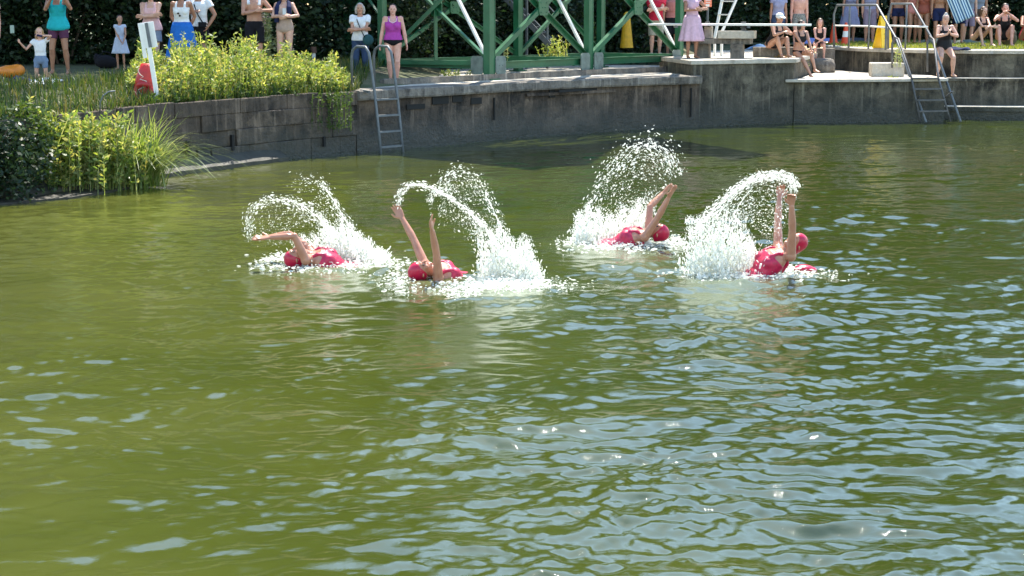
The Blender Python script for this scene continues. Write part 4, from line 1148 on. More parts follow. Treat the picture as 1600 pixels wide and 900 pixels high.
def hand(mb, w, d, palm, s, side, curl):
    """palm, four unequal bent fingers and a thumb leaving the palm's side; side=+1 puts the thumb towards palm x d"""
    d = Vector(d).normalized(); n = Vector(palm); n = (n - d * n.dot(d)); n = n.normalized() if n.length > 1e-4 else d.orthogonal().normalized()
    t = d.cross(n).normalized() * side
    mb.loft([(w - d * .01 * s, t * .024 * s, n * .019 * s), (w + d * .025 * s, t * .034 * s, n * .017 * s), (w + d * .065 * s, t * .042 * s, n * .016 * s), (w + d * .092 * s, t * .040 * s, n * .013 * s)], 10)
    for k, (o, L) in enumerate(((.031, .070), (.0105, .079), (-.0105, .073), (-.031, .057))):
        b = w + d * .082 * s + t * o * s
        spread = t * (o * 2.4)
        c = curl * (1 + .12 * k)
        d1 = (d * cos(c * .5) + n * sin(c * .5) + spread).normalized(); d2 = (d * cos(c * 1.2) + n * sin(c * 1.2) + spread).normalized()
        p1 = b + d1 * L * .45 * s; p2 = p1 + d2 * L * .55 * s
        mb.cap(b - d * .012 * s, p1, .0105 * s, .0095 * s, 8); mb.cap(p1, p2, .0095 * s, .0075 * s, 8)
    b = w + d * .030 * s + t * .028 * s
    p1 = b + (d * .7 + t * .75 + n * .25).normalized() * .040 * s; p2 = p1 + (d * .95 + t * .25 + n * .35 * (1 + curl)).normalized() * .034 * s
    mb.cap(b, p1, .014 * s, .0115 * s, 8); mb.cap(p1, p2, .0115 * s, .009 * s, 8)
def build_body(g, mat, root, voxel=.0095, hands=True, head=True, name='body'):
    mb = MB(); s = g.s; F_ = g.fat
    mb.loft(g.torso(-.12, .60, 0, .045), 16)
    if g.sex == 'f' and not g.child:
        for k in (-1, 1): mb.ball(g.P + g.U * .30 + g.R * .075 * k + g.F * (.075 * F_), .062 * s * F_)
    for k, h_, kn in ((-1, g.hr, g.kr), (1, g.hl, g.kl)):
        mb.ball(h_ - g.F * .03 + g.U * .01, .088 * s * F_)
    af = (1 + (F_ - 1) * .9) * (1.12 if g.sex == 'm' else 1.0) * (.86 if g.child else 1)
    for sh, el, wr in ((g.sr, g.er, g.wr), (g.sl, g.el, g.wl)):
        mb.ball(sh, .054 * s * af)
        m1 = sh.lerp(el, .35); m2 = el.lerp(wr, .28)
        mb.tube([sh, m1, el, m2, wr], [.048 * s * af, .045 * s * af, .035 * s * af, .038 * s * af, .025 * s * af], 12)
        mb.ball(el, .036 * s * af)
        mb.tube([g.P + g.U * .44, sh], [.06 * s, .05 * s], 10)
    lf = (1 + (F_ - 1) * .9) * (.82 if g.child else 1)
    for i, (h_, kn, an, toe) in enumerate(((g.hr, g.kr, g.ar, g.toe_r), (g.hl, g.kl, g.al, g.toe_l))):
        mb.tube([h_, h_.lerp(kn, .4), kn], [.088 * s * lf, .074 * s * lf, .052 * s * lf], 12); mb.ball(kn, .054 * s * lf)
        cf = (an - kn).normalized(); bk = -g.f
        mb.tube([kn, kn.lerp(an, .3) + bk * .012 * s, kn.lerp(an, .65), an], [.050 * s * lf, .056 * s * lf, .040 * s * lf, .032 * s], 12)
        mb.ball(an, .036 * s)
        td = toe if toe else V3(-.18 if i == 0 else .18, -1, 0)
        td = td.normalized(); sd = td.cross(Z).normalized() if abs(td.z) < .9 else V3(1, 0, 0); up = sd.cross(td) * -1
        if up.z < 0: up = -up
        heel = an - td * .05 * s - up * .035 * s
        mb.loft([(heel, sd * .028 * s, up * .032 * s), (an + td * .03 * s - up * .035 * s, sd * .034 * s, up * .038 * s), (an + td * .10 * s - up * .05 * s, sd * .044 * s, up * .024 * s), (an + td * .16 * s - up * .058 * s, sd * .045 * s, up * .016 * s), (an + td * .185 * s - up * .060 * s, sd * .030 * s, up * .011 * s)], 12)
    hd = []
    if hands:
        for i, (el, wr) in enumerate(((g.er, g.wr), (g.el, g.wl))):
            d = Vector(g.hdir[i]) if g.hdir[i] else (wr - el).normalized()
            pn = Vector(g.palm[i]) if g.palm[i] else (g.r * (1 if i == 0 else -1) + g.f * .3)
            hand(mb, wr, d, pn, s * (1.08 if not g.child else .95), -1 if i else 1, g.curl)
    if head:
        h = g.hs; c, hu, hf, hr = g.head, g.hu, g.hf, g.hrr
        mb.tube([g.P + g.U * .45, g.neck, c - hu * .04 * h - hf * .01 * h], [.058 * s * (1.05 if g.sex == 'm' else .92)] * 3, 12)
        rg = [(-.118, .020, .020, .050), (-.108, .036, .036, .042), (-.085, .052, .058, .026), (-.055, .062, .075, .012), (-.02, .069, .088, .004), (.015, .074, .094, -.002), (.05, .074, .094, -.006), (.08, .064, .082, -.010), (.103, .043, .056, -.012), (.116, .018, .024, -.012)]
        mb.loft([(c + hu * z * h + hf * o * h, hr * a * h, hf * b * h) for z, a, b, o in rg], 16)
        # nose, brow, lips, chin, ears
        mb.tube([c + hf * .090 * h + hu * .012 * h, c + hf * .103 * h - hu * .022 * h], [.007 * h, .0125 * h], 8); mb.ball(c + hf * .106 * h - hu * .026 * h, (.013 * h,) * 3)
        mb.tube([c + hf * .084 * h + hu * .024 * h - hr * .035 * h, c + hf * .092 * h + hu * .026 * h, c + hf * .084 * h + hu * .024 * h + hr * .035 * h], .009 * h, 8)
        mb.ball(c + hf * .072 * h - hu * .100 * h, .020 * h)
        for k in (-1, 1): mb.ball(c + hr * .076 * k * h - hu * .005 * h - hf * .01 * h, (.010 * h, .018 * h, .028 * h)); mb.ball(c + hf * .062 * h + hr * .035 * k * h - hu * .035 * h, .024 * h)
    o = mb.skin(name, mat, root, voxel, 3)
    if head:
        h = g.hs; c, hu, hf, hr = g.head, g.hu, g.hf, g.hrr
        for k in (-1, 1):
            MB().ball(c + hf * .083 * h + hr * .031 * k * h + hu * .004 * h, (.013 * h, .010 * h, .008 * h), n=8, m=5).obj('eye', EYE, root, smooth=True)
        MB().loft([(c + hf * .085 * h - hu * .062 * h + hr * x * h - hf * .5 * abs(x) * h, hf * w * h, hu * .8 * w * h) for x, w in ((-.024, .003), (-.012, .009), (0, .010), (.012, .009), (.024, .003))], 8).obj('mouth', LIP, root, smooth=True)
    return o
# clothing: shapes that wrap the same joints a little further out
def top(g, mat, root, lo=-.02, hi=.47, sleeve=0, infl=.014, straps=False, flare=0, name='shirt', bust=True):
    mb = MB(); s = g.s; af = (1 + (g.fat - 1) * .9) * (1.12 if g.sex == 'm' else 1.0) * (.86 if g.child else 1)
    hi_ = .385 if straps else hi
    mb.loft(g.torso(lo, hi_, infl, .045, flare), 18)
    if bust and g.sex == 'f' and not g.child:
        for k in (-1, 1): mb.ball(g.P + g.U * .30 + g.R * .075 * k + g.F * (.075 * g.fat), (.066 * g.fat + infl * .7) * s)
    if straps:
        for k in (-1, 1):
            mb.tube([g.P + g.U * .36 + g.R * .085 * k + g.F * .115 * g.fat, g.P + g.U * .44 + g.R * .085 * k + g.F * .088, g.P + g.U * .492 + g.R * .083 * k, g.P + g.U * .44 + g.R * .085 * k - g.F * .080, g.P + g.U * .34 + g.R * .07 * k - g.F * .105 * g.fat], .024 * s, 8)
    if sleeve:
        for sh, el in ((g.sr, g.er), (g.sl, g.el)):
            e = sh.lerp(el, sleeve); mb.ball(sh, .052 * s * af + infl * s); mb.tube([sh, e], [(.052 * af + infl) * s, (.050 * af + infl * 1.3) * s], 12); mb.tube([g.P + g.U * .43, sh], [.07 * s, .062 * s], 10)
    return mb.skin(name, mat, root, .011, 2)
def shorts(g, mat, root, leg=.45, hi=.09, infl=.014, flare=0, name='shorts'):
    mb = MB(); s = g.s; lf = (1 + (g.fat - 1) * .9) * (.82 if g.child else 1)
    mb.loft(g.torso(-.12, hi, infl, .04), 18)
    for h_, kn, an in ((g.hr, g.kr, g.ar), (g.hl, g.kl, g.al)):
        mb.ball(h_ - g.F * .03 + g.U * .01, (.088 * g.fat + infl) * s)
        if leg <= 1:
            e = h_.lerp(kn, leg); r_ = .088 + (.055 - .088) * leg
            mb.tube([h_, h_.lerp(e, .5), e], [(.088 * lf + infl) * s, ((.088 + r_) / 2 * lf + infl + flare * .5) * s, (r_ * lf + infl + flare) * s], 14)
        else:
            e = kn.lerp(an, leg - 1)
            mb.tube([h_, h_.lerp(kn, .5), kn, e], [(.088 * lf + infl) * s, (.072 * lf + infl) * s, (.056 * lf + infl + flare) * s, (.046 * lf + infl + flare) * s], 14); mb.ball(kn, (.055 * lf + infl) * s)
    return mb.skin(name, mat, root, .011, 2)
def skirt(g, mat, root, length, w0=.0, w1=.12, folds=9, top_=.10, amp=.018, name='skirt'):
    s = g.s; n = 54; rings = 12; vs = []; fs = []
    for i in range(rings):
        t = i / (rings - 1); z = top_ - t * length
        base = g.torso(max(min(z, .4), -.06), max(min(z, .4), -.06) + .01, .018)[0]
        a = base[1].length / s; b = base[2].length / s
        a = a * (1 - t) + max(a, .17) * t + w1 * t; b = b * (1 - t) + max(b, .125) * t + w1 * t * .8
        for k in range(n):
            ph = 2 * pi * k / n; rr = 1 + amp / .18 * (t ** .8) * sin(folds * ph + .6 * sin(2 * ph + t)) 
            c = g.P + V3(0, 0, z * s) if g.u.z > .9 else g.P + g.U * z
            vs.append(c + V3(a * rr * s * cos(ph), b * rr * s * sin(ph), 0))
    for i in range(rings - 1):
        for k in range(n): fs.append((i * n + k, i * n + (k + 1) % n, (i + 1) * n + (k + 1) % n, (i + 1) * n + k))
    o = MB().add(vs, fs).obj(name, mat, root, smooth=True); m = o.modifiers.new('s', 'SOLIDIFY'); m.thickness = .006
    return o
def hair(g, mat, root, style='short', name='hair'):
    h = g.hs; c, hu, hf, hr = g.head, g.hu, g.hf, g.hrr; mb = MB()
    M_ = Matrix((hr, hf, hu)).transposed()
    mb.ball(c + hu * .035 * h - hf * .018 * h, (.083 * h, .098 * h, .092 * h), M_)
    mb.ball(c - hf * .045 * h - hu * .02 * h, (.078 * h, .070 * h, .085 * h), M_)
    if style == 'long':
        mb.tube([c - hf * .05 * h, c - hf * .075 * h - hu * .12 * h, c - hf * .09 * h - hu * .26 * h], [.075 * h, .075 * h, .05 * h], 12)
        for k in (-1, 1): mb.tube([c + hr * .066 * k * h + hu * .05 * h + hf * .02 * h, c + hr * .082 * k * h - hu * .05 * h, c + hr * .075 * k * h - hu * .19 * h + hf * .01 * h], [.028 * h, .030 * h, .018 * h], 8)
    if style == 'bob':
        for k in (-1, 1): mb.tube([c + hr * .066 * k * h + hu * .05 * h + hf * .02 * h, c + hr * .084 * k * h - hu * .04 * h, c + hr * .082 * k * h - hu * .12 * h], [.032 * h, .036 * h, .022 * h], 8)
        mb.tube([c - hf * .05 * h, c - hf * .06 * h - hu * .13 * h], [.08 * h, .06 * h], 12)
    if style == 'tied':
        mb.ball(c - hf * .10 * h + hu * .05 * h, .04 * h)
    if style == 'bun': mb.ball(c + hu * .12 * h - hf * .02 * h, .045 * h)
    return mb.skin(name, mat, root, .010, 2)
def swimcap(g, mat, root):
    h = g.hs; c, hu, hf, hr = g.head, g.hu, g.hf, g.hrr; mb = MB()
    rg = [(-.060, .066, .070, -.040), (-.03, .076, .090, -.022), (.0, .082, .096, -.014), (.03, .084, .100, -.010), (.06, .080, .100, -.008), (.09, .067, .084, -.010), (.112, .045, .058, -.012), (.126, .018, .024, -.012)]
    mb.loft([(c + hu * z * h + hf * (o - .006) * h, hr * a * h, hf * b * h) for z, a, b, o in rg], 20)
    # a thin rim across the brow
    return mb.skin('swim_cap', mat, root, .007, 2)
def person(label, loc, rz=0, skin=SK_FAIR, group='spectators on the far bank', hairm=H_BROWN, hstyle='short', fig=None, **kw):
    t = thing('person', label, 'person', loc, rz, group)
    g = fig or Fig(**kw)
    build_body(g, skin, t)
    if hstyle: hair(g, hairm, t, hstyle)
    return t, g

def stand_at(px, py, z): return G(px, py, z)
def on(px, d, z=None):
    x = X(px, d); return Vector((x, d, gz(x, d) if z is None else z))
C_TEAL = cloth('turquoise', (.02, .42, .46)); C_PURP = cloth('plum', (.10, .035, .075)); C_PINK = cloth('palepink', (.70, .44, .44)); C_GREY = cloth('greyblue', (.22, .26, .33))
C_BLUE = cloth('blue', (.02, .14, .48)); C_BLACK = cloth('black', (.012, .012, .016)); C_JEAN = cloth('denim', (.035, .06, .12)); C_MAG = cloth('magenta', (.42, .06, .34)); C_RED = cloth('red', (.50, .02, .05))
C_KHAKI = cloth('khaki', (.36, .33, .25)); C_DRESS = cloth('rosedress', (.62, .42, .52)); C_LILAC = cloth('lilac', (.30, .30, .44)); C_LBLUE = cloth('lightblue', (.25, .42, .62)); C_BEIGE = cloth('beige', (.45, .33, .27))
C_PWHITE = cloth('whitedress', (.52, .58, .72)); C_DEN2 = cloth('denim_light', (.16, .22, .32)); C_MAUVE = cloth('mauve', (.26, .20, .26)); C_ROSE = cloth('rosy', (.50, .20, .18))
def phone(label, t_loc, rz, size=(.15, .012, .075), col=None):
    p = thing('phone', label, 'phone', t_loc, rz)
    MB().box((0, 0, 0), size).obj('case', plain('phone_shell', (.55, .6, .65), .25, var=.02) if col is None else col, p, bevel=.004)
    MB().box((0, .007, 0), (size[0] * .93, .003, size[2] * .9)).obj('screen', plain('phone_glass', (.02, .02, .025), .08, var=.01), p)
    return p
def W(t, v):                               # a point of the figure's frame in the world
    c, s_ = cos(t.rotation_euler.z), sin(t.rotation_euler.z); v = Vector(v)
    return Vector((c * v.x - s_ * v.y, s_ * v.x + c * v.y, v.z)) + t.location

# ---- left bank
l_ = on(-6, 33.6); t, g = person('person at the left edge in pale blue shorts, only one side in view', l_, -.2, SK_FAIR, H=1.62)
top(g, C_BEIGE, t, sleeve=.3); shorts(g, C_LBLUE, t, .62, flare=.02)
l_ = on(99, 33.8); t, g = person('person in a turquoise vest and plum shorts holding up a phone to film', l_, .05, SK_TAN, hairm=H_DARK, hstyle='tied', H=1.72, fat=1.04,
    hand_r=(-.05, -.34, 1.42), hand_l=(.20, -.34, 1.44), elb_r=(-.5, -.1, -1), elb_l=(.6, -.1, -1), foot_r=(-.14, 0, .08), foot_l=(.15, .02, .08), head_f=(.05, -1, -.1), curl=.9)
top(g, C_TEAL, t, -.10, straps=True, infl=.016, name='vest', flare=.12); shorts(g, C_PURP, t, .50, .06)
phone('pale phone held up by the person in the turquoise vest', W(t, (.075, -.47, 1.475)), .05)
l_ = on(69, 31.2); t, g = person('girl kneeling in a white printed top and denim shorts, hand raised to her eyes', l_, .1, SK_FAIR, hairm=H_BLOND, hstyle='long', H=1.20, child=True,
    pelvis=(0, .06, .52), hand_r=(-.46, -.12, .93), elb_r=(-.7, 0, -1), hand_l=(.06, -.17, 1.12), elb_l=(1, -.1, .1), foot_r=(-.13, .48, .09), foot_l=(.13, .48, .09), kne_r=(-.05, -1, -.6), kne_l=(.05, -1, -.6),
    toe_r=(0, 1, -.3), toe_l=(0, 1, -.3), curl=.7)
top(g, C_WHITE, t, .08, sleeve=.35, name='t_shirt'); shorts(g, C_DEN2, t, .42)
MB().box((.01, -.135, .79), (.13, .012, .035), Matrix.Rotation(.25, 3, 'Y')).obj('chest_print', C_NAVY, t)
phone('grey phone held out to the side by the kneeling girl', W(t, (-.44, -.16, .90)), .3, (.07, .012, .14), plain('phone_green', (.25, .33, .28), .4))
l_ = on(194, 36.4, 1.42); t, g = person('small child with dark hair in a pale sleeveless dress, hands clasped', l_, .05, SK_MID, hairm=H_DARK, hstyle='tied', H=1.10, child=True,
    hand_r=(.04, -.19, .93), hand_l=(.14, -.20, .90), elb_r=(-1, .3, 0), elb_l=(1, .3, 0), head_f=(.35, -1, -.2))
top(g, C_PWHITE, t, .04, sleeve=.22, name='dress_top'); skirt(g, C_PWHITE, t, .52, w1=.09, folds=8)
l_ = on(243, 34.6, 1.40); t, g = person('person in a pale pink vest and grey shorts with arms folded', l_, .05, SK_FAIR, hairm=H_GREY, H=1.66, fat=1.08,
    hand_r=(.10, -.20, 1.19), hand_l=(-.11, -.22, 1.15), elb_r=(-1, -.2, -.5), elb_l=(1, -.2, -.5), hdir_r=(1, 0, .1), hdir_l=(-1, 0, .1))
top(g, C_PINK, t, -.06, straps=True, infl=.018, name='vest', flare=.10); shorts(g, C_GREY, t, .60, .06, flare=.03)
l_ = on(290, 34.2, 1.40); t, g = person('person in a white vest and long blue skirt with hands behind the back', l_, -.03, SK_TAN, hairm=H_DARK, H=1.68, fat=1.02,
    hand_r=(-.12, .16, .92), hand_l=(.12, .16, .92), elb_r=(-1, .5, 0), elb_l=(1, .5, 0))
top(g, C_WHITE, t, .02, straps=True, infl=.014, name='vest'); skirt(g, C_BLUE, t, .92, w1=.17, folds=9, amp=.03)
gl = thing('sunglasses', 'dark sunglasses hooked on the front of the white vest', 'sunglasses', W(t, g.P + g.U * .27 + g.F * .165))
MB().ball((-.03, 0, 0), (.024, .008, .02)).obj('lens', EYE, gl); MB().ball((.0, 0, -.045), (.024, .008, .02)).obj('lens', EYE, gl); MB().tube([(-.03, 0, 0), (0, 0, -.045)], .004, 5).obj('bridge', EYE, gl)
l_ = on(317, 35.2, 1.40); t, g = person('person in a white t-shirt with a black strap across it and black shorts', l_, -.1, SK_TAN, hairm=H_DARK, H=1.72, sex='m',
    hand_r=(-.06, -.22, 1.20), hand_l=(.22, -.10, .93), elb_r=(-1, .2, -.6), elb_l=(1, .3, 0))
top(g, C_WHITE, t, -.02, sleeve=.42, name='t_shirt', infl=.018); shorts(g, C_BLACK, t, .75, .04, flare=.02)
bp_ = thing('cross_body_bag', 'black cross-body strap and small bag over the white t-shirt', 'bag', t.location.copy(), -.1)
MB().tube([g.P + g.U * .48 - g.R * .09 + g.F * .03, g.P + g.U * .40 - g.R * .05 + g.F * .145, g.P + g.U * .2 + g.R * .02 + g.F * .135, g.P + g.U * .05 + g.R * .11 + g.F * .12, g.P + g.U * .02 + g.R * .20], .013, 6).obj('strap', C_BLACK, bp_)
MB().box(g.P + g.U * .02 + g.R * .10 + g.F * .14, (.16, .05, .10)).obj('pouch', C_BLACK, bp_, bevel=.012)
l_ = on(402, 35.6, 1.40); t, g = person('bare-chested person in black swimming shorts with a white towel on the shoulders', l_, .15, SK_MID, hairm=H_DARK, H=1.76, sex='m',
    hand_r=(.02, -.22, 1.18), hand_l=(.16, -.26, 1.20), elb_r=(-1, .1, -.6), elb_l=(1, .1, -.6))
shorts(g, C_BLACK, t, .80, .06, flare=.02)
tw_ = thing('towel', 'white towel draped over the shoulders of the bare-chested person', 'towel', t.location.copy(), .15)
mb = MB(); mb.tube([g.P + g.U * .36 + g.R * .10 + g.F * .12, g.P + g.U * .49 + g.R * .11 + g.F * .02, g.P + g.U * .52 - g.F * .08, g.P + g.U * .49 - g.R * .11 + g.F * .02, g.P + g.U * .38 - g.R * .10 + g.F * .12], .035, 10); mb.skin('cloth', C_WHITE, tw_, .012, 2)
l_ = on(449, 35.4, 1.38); t, g = person('person in a beige swimsuit with a dark navy towel round the neck', l_, -.1, SK_FAIR, hairm=H_BROWN, H=1.68, fat=1.03,
    hand_r=(.02, -.24, 1.17), hand_l=(.10, -.26, 1.14), elb_r=(-1, .1, -.5), elb_l=(1, .1, -.5))
top(g, C_BEIGE, t, -.10, straps=True, infl=.008, name='swimsuit')
tw_ = thing('towel', 'navy towel hanging round the neck of the person in the beige swimsuit', 'towel', t.location.copy(), -.1)
mb = MB(); mb.tube([g.P + g.U * .17 + g.R * .13 + g.F * .12, g.P + g.U * .40 + g.R * .12 + g.F * .12, g.P + g.U * .50 + g.R * .10 + g.F * .02, g.P + g.U * .53 - g.F * .09, g.P + g.U * .50 - g.R * .10 + g.F * .02, g.P + g.U * .40 - g.R * .13 + g.F * .12, g.P + g.U * .10 - g.R * .14 + g.F * .12], [.05, .052, .045, .04, .045, .052, .05], 10); mb.skin('cloth', C_NAVY, tw_, .012, 2)
phone('white phone held by the person with the navy towel', W(t, (.07, -.32, 1.24)), -.1, (.07, .012, .13))
# ---- on the quay
l_ = G(564, 128, WT); t, g = person('grey-haired person in a white t-shirt and jeans with arms folded over a bag strap', l_, .05, SK_MID, hairm=H_GREY, hstyle='bob', H=1.62, fat=1.02,
    hand_r=(.08, -.21, 1.14), hand_l=(-.11, -.23, 1.12), elb_r=(-1, -.1, -.5), elb_l=(1, -.1, -.5), hdir_r=(1, 0, .1), hdir_l=(-1, 0, .1))
top(g, C_WHITE, t, -.04, sleeve=.5, infl=.02, name='t_shirt'); shorts(g, C_JEAN, t, 1.92, .04, infl=.014, name='jeans')
for a_, td in ((g.ar, (-.1, -1, 0)), (g.al, (.2, -1, 0))): MB().ball(a_ + Vector(td) * .055 - Z * .035, (.05, .13, .045)).obj('shoe', C_BLACK, t, smooth=True)
sb_ = thing('shoulder_bag', 'dark teal shoulder bag on the hip of the grey-haired person', 'bag', t.location.copy(), .05)
mb = MB(); mb.ball(g.P + g.U * -.02 + g.R * .17 + g.F * .12, (.12, .06, .12)); mb.skin('body', cloth('darkteal', (.03, .09, .10)), sb_, .012, 2)
MB().tube([g.P + g.U * .50 - g.R * .08 - g.F * .0, g.P + g.U * .40 - g.R * .06 + g.F * .15, g.P + g.U * .22 + g.R * .01 + g.F * .19, g.P + g.U * .04 + g.R * .10 + g.F * .16], .010, 6).obj('strap', C_BLACK, sb_)
l_ = G(615, 130, WT); t, g = person('smiling person in a purple vest top over black briefs, barefoot with arms hanging', l_, .04, SK_PINK, hairm=H_DARK, hstyle='tied', H=1.60, fat=1.20,
    hand_r=(-.28, -.03, .84), hand_l=(.29, -.03, .84), elb_r=(-1, .5, 0), elb_l=(1, .5, 0), foot_r=(-.06, 0, .08), foot_l=(.07, 0, .08), toe_r=(-.25, -1, 0), toe_l=(.3, -1, 0), curl=.35)
top(g, C_MAG, t, -.0, straps=True, infl=.012, name='vest_top'); shorts(g, C_BLACK, t, .02, .05, infl=.007, name='briefs')
C_TRIM = cloth('paletrim', (.75, .55, .62))
MB().tube([g.P + g.U * .46 + g.R * .083 + g.F * .095, g.P + g.U * .40 + g.R * .07 + g.F * .150, g.P + g.U * .365 + g.F * .168, g.P + g.U * .40 - g.R * .07 + g.F * .150, g.P + g.U * .46 - g.R * .083 + g.F * .095], .009, 6).obj('neck_trim', C_TRIM, t)
# ---- behind the tower on the right
l_ = Vector((X(1022, 46.2), 46.2, WT + .25)); t, g = person('person in a red polo shirt and khaki shorts, arms folded, behind the tower', l_, .1, SK_FAIR, hairm=H_GREY, H=1.78, sex='m', fat=1.10,
    hand_r=(.12, -.24, 1.18), hand_l=(-.12, -.26, 1.15), elb_r=(-1, -.1, -.5), elb_l=(1, -.1, -.5), hdir_r=(1, 0, .1), hdir_l=(-1, 0, .1))
top(g, C_RED, t, -.04, sleeve=.5, infl=.02, name='polo_shirt'); shorts(g, C_KHAKI, t, .92, .04, flare=.02)
for a_, td in ((g.ar, (-.3, -1, 0)), (g.al, (.3, -1, 0))): MB().ball(a_ + Vector(td) * .055 - Z * .035, (.055, .15, .05)).obj('trainer', plain('shoe_beige', (.40, .34, .26), .7), t, smooth=True)
l_ = Vector((X(1047, 46.8), 46.8, WT + .25)); t, g = person('person in a dusty pink top and black shorts beside the red polo shirt', l_, -.1, SK_MID, hairm=H_DARK, H=1.78, sex='m')
top(g, C_ROSE, t, -.02, sleeve=.4, name='t_shirt'); shorts(g, C_BLACK, t, .85, .04, flare=.04)
l_ = G(1078, 92, BZ); l_.y = 41.2; l_.x = X(1078, 41.2); t, g = person('person in a pale pink sleeveless dress standing at the base of the springboard', l_, .25, SK_TAN, hairm=H_BROWN, H=1.66,
    hand_r=(.0, -.24, 1.16), hand_l=(.12, -.26, 1.18), elb_r=(-1, .1, -.5), elb_l=(1, .1, -.5))
top(g, C_DRESS, t, .05, sleeve=.15, name='dress_top'); skirt(g, C_DRESS, t, .62, w1=.12, folds=10, amp=.022)

# ---- people standing behind on the right (cut by the top of the picture)
def behind(px, d, label, skin, low, mat, H=1.72, sex='f', topm=None, leg=.4, rz=0, fat=1.0, z=None, **k):
    l_ = Vector((X(px, d), d, z if z is not None else (TZ if X(px, d) > 8.7 else BZ)))
    t, g = person(label, l_, rz, skin, hairm=H_BROWN, H=H, sex=sex, fat=fat, **k)
    if low == 'shorts': shorts(g, mat, t, leg, .07, flare=.015)
    elif low == 'skirt': skirt(g, mat, t, leg, w1=.10, folds=7)
    elif low == 'suit': top(g, mat, t, -.10, straps=True, infl=.008, name='swimsuit')
    if topm: top(g, topm, t, .02, sleeve=.35, name='shirt')
    return t, g
behind(1211, 48.2, 'person in blue denim shorts standing behind the seated woman in the white cap', SK_TAN, 'shorts', C_JEAN, topm=C_LILAC, leg=.35, fat=1.04)
behind(1243, 48.6, 'person in grey patterned shorts standing behind the girl in the black bikini', SK_PINK, 'shorts', plain('patterned', (.22, .22, .20), .9, var=.9, scale=40), leg=.40, sex='m', fat=1.06)
behind(1322, 51.8, 'person in a short pale lilac wrap behind the railings', SK_MID, 'skirt', C_LILAC, leg=.55, topm=C_LILAC)
behind(1352, 50.8, 'person in wide grey-lilac shorts behind the yellow floor sign', SK_MID, 'shorts', C_MAUVE, leg=1.0, topm=C_LILAC, sex='m', fat=1.12)
behind(1396, 50.6, 'person in dark swimming trunks behind the second railing', SK_TAN, 'shorts', C_NAVY, leg=.3, sex='m')
behind(1418, 50.2, 'person in a patterned pink swimsuit between the two railings', SK_TAN, 'suit', C_ROSE, leg=.3, fat=1.08, rz=.4)
behind(1436, 50.0, 'person in a rust swimsuit just right of the second railing', SK_TAN, 'suit', plain('rust_cloth', (.30, .08, .05), .8), fat=1.12, rz=-.4)
behind(1459, 49.8, 'person in navy trunks standing behind the clapping woman', SK_TAN, 'shorts', C_NAVY, leg=.6, sex='m')
t, g = behind(1490, 50.2, 'person in dark clothes holding the striped towel', SK_MID, 'shorts', C_NAVY, leg=.8, topm=C_NAVY, sex='m')
M_STR, N_, L_2, P_b = newmat('striped_towel')
oc = objcoord(N_, L_2); wv = N_.new('ShaderNodeTexWave'); wv.wave_type = 'BANDS'; wv.bands_direction = 'X'; wv.inputs['Scale'].default_value = 4.2; L_2.new(oc, wv.inputs[0])
rp = ramp(N_, L_2, wv.outputs['Fac'], [(.45, (.03, .12, .28)), (.55, (.62, .78, .85))]); L_2.new(rp.outputs[0], P_b.inputs['Base Color']); P_b.inputs['Roughness'].default_value = .9
n = 14; vs = []; fs = []
for i in range(n):
    for j in range(n): vs.append(((i / (n - 1) - .5) * .55, .03 * sin(i * 1.3), -(j / (n - 1)) * .85))
for i in range(n - 1):
    for j in range(n - 1): fs.append((i * n + j, (i + 1) * n + j, (i + 1) * n + j + 1, i * n + j + 1))
o = MB().add(vs, fs).obj('striped_towel', M_STR, smooth=True); m_ = o.modifiers.new('s', 'SOLIDIFY'); m_.thickness = .012
o.location = D(1491, -12, 49.6); o.rotation_euler = (0, -.42, 0); put(o, 'striped_towel', 'blue and white striped towel hanging at a slant behind the clapping woman', 'towel')
behind(1504, 50.8, 'person in grey shorts right of the striped towel', SK_FAIR, 'shorts', C_MAUVE, leg=1.0, sex='m', topm=C_GREY)
behind(1520, 51.5, 'person in brown shorts behind the squatting girl in black', SK_TAN, 'shorts', plain('brown_cloth', (.09, .06, .045), .9), leg=.5, sex='m', topm=C_GREY)

# ---- seated people
def sit(label, loc, rz, skin, seat_h, foot_r, foot_l, hand_r, hand_l, H=1.65, lean=.1, **k):
    # seat_h: height of the seat over the root's origin
    s = H / 1.7
    return person(label, loc, rz, skin, H=H, pelvis=(0, 0, (seat_h + .10 * s) / s), u=(k.pop('side', 0), -lean, 1), foot_r=foot_r, foot_l=foot_l, hand_r=hand_r, hand_l=hand_l, **k)
C_SWB = cloth('swimblack', (.010, .010, .014), .5)
# woman in white cap on the plank
l_ = Vector((X(1203, 42.0), 41.95, BZ)); t, g = sit('person in a black swimsuit and white cap sitting on the low beam', l_, .55, SK_MID, .24, (-.08, -.42, .08), (.10, -.48, .08), (-.02, -.42, .62), (.14, -.42, .60), H=1.66, lean=.42, fat=1.14, hairm=H_DARK, hstyle='short', elb_r=(-1, 0, -.6), elb_l=(1, 0, -.6))
top(g, C_SWB, t, -.10, straps=True, infl=.009, name='swimsuit')
cp = thing('cap', 'white sun visor cap on the head of the person on the low beam', 'cap', t.location.copy(), .55)
M_ = Matrix((g.hrr, g.hf, g.hu)).transposed(); mb = MB(); mb.ball(g.head + g.hu * .045 - g.hf * .01, (.092, .112, .088), M_); mb.loft([(g.head + g.hu * .055 + g.hf * .08, g.hrr * .085, g.hu * .012), (g.head + g.hu * .04 + g.hf * .15, g.hrr * .065, g.hu * .008), (g.head + g.hu * .03 + g.hf * .175, g.hrr * .035, g.hu * .006)], 12)
mb.skin('crown', C_WHITE, cp, .009, 1)
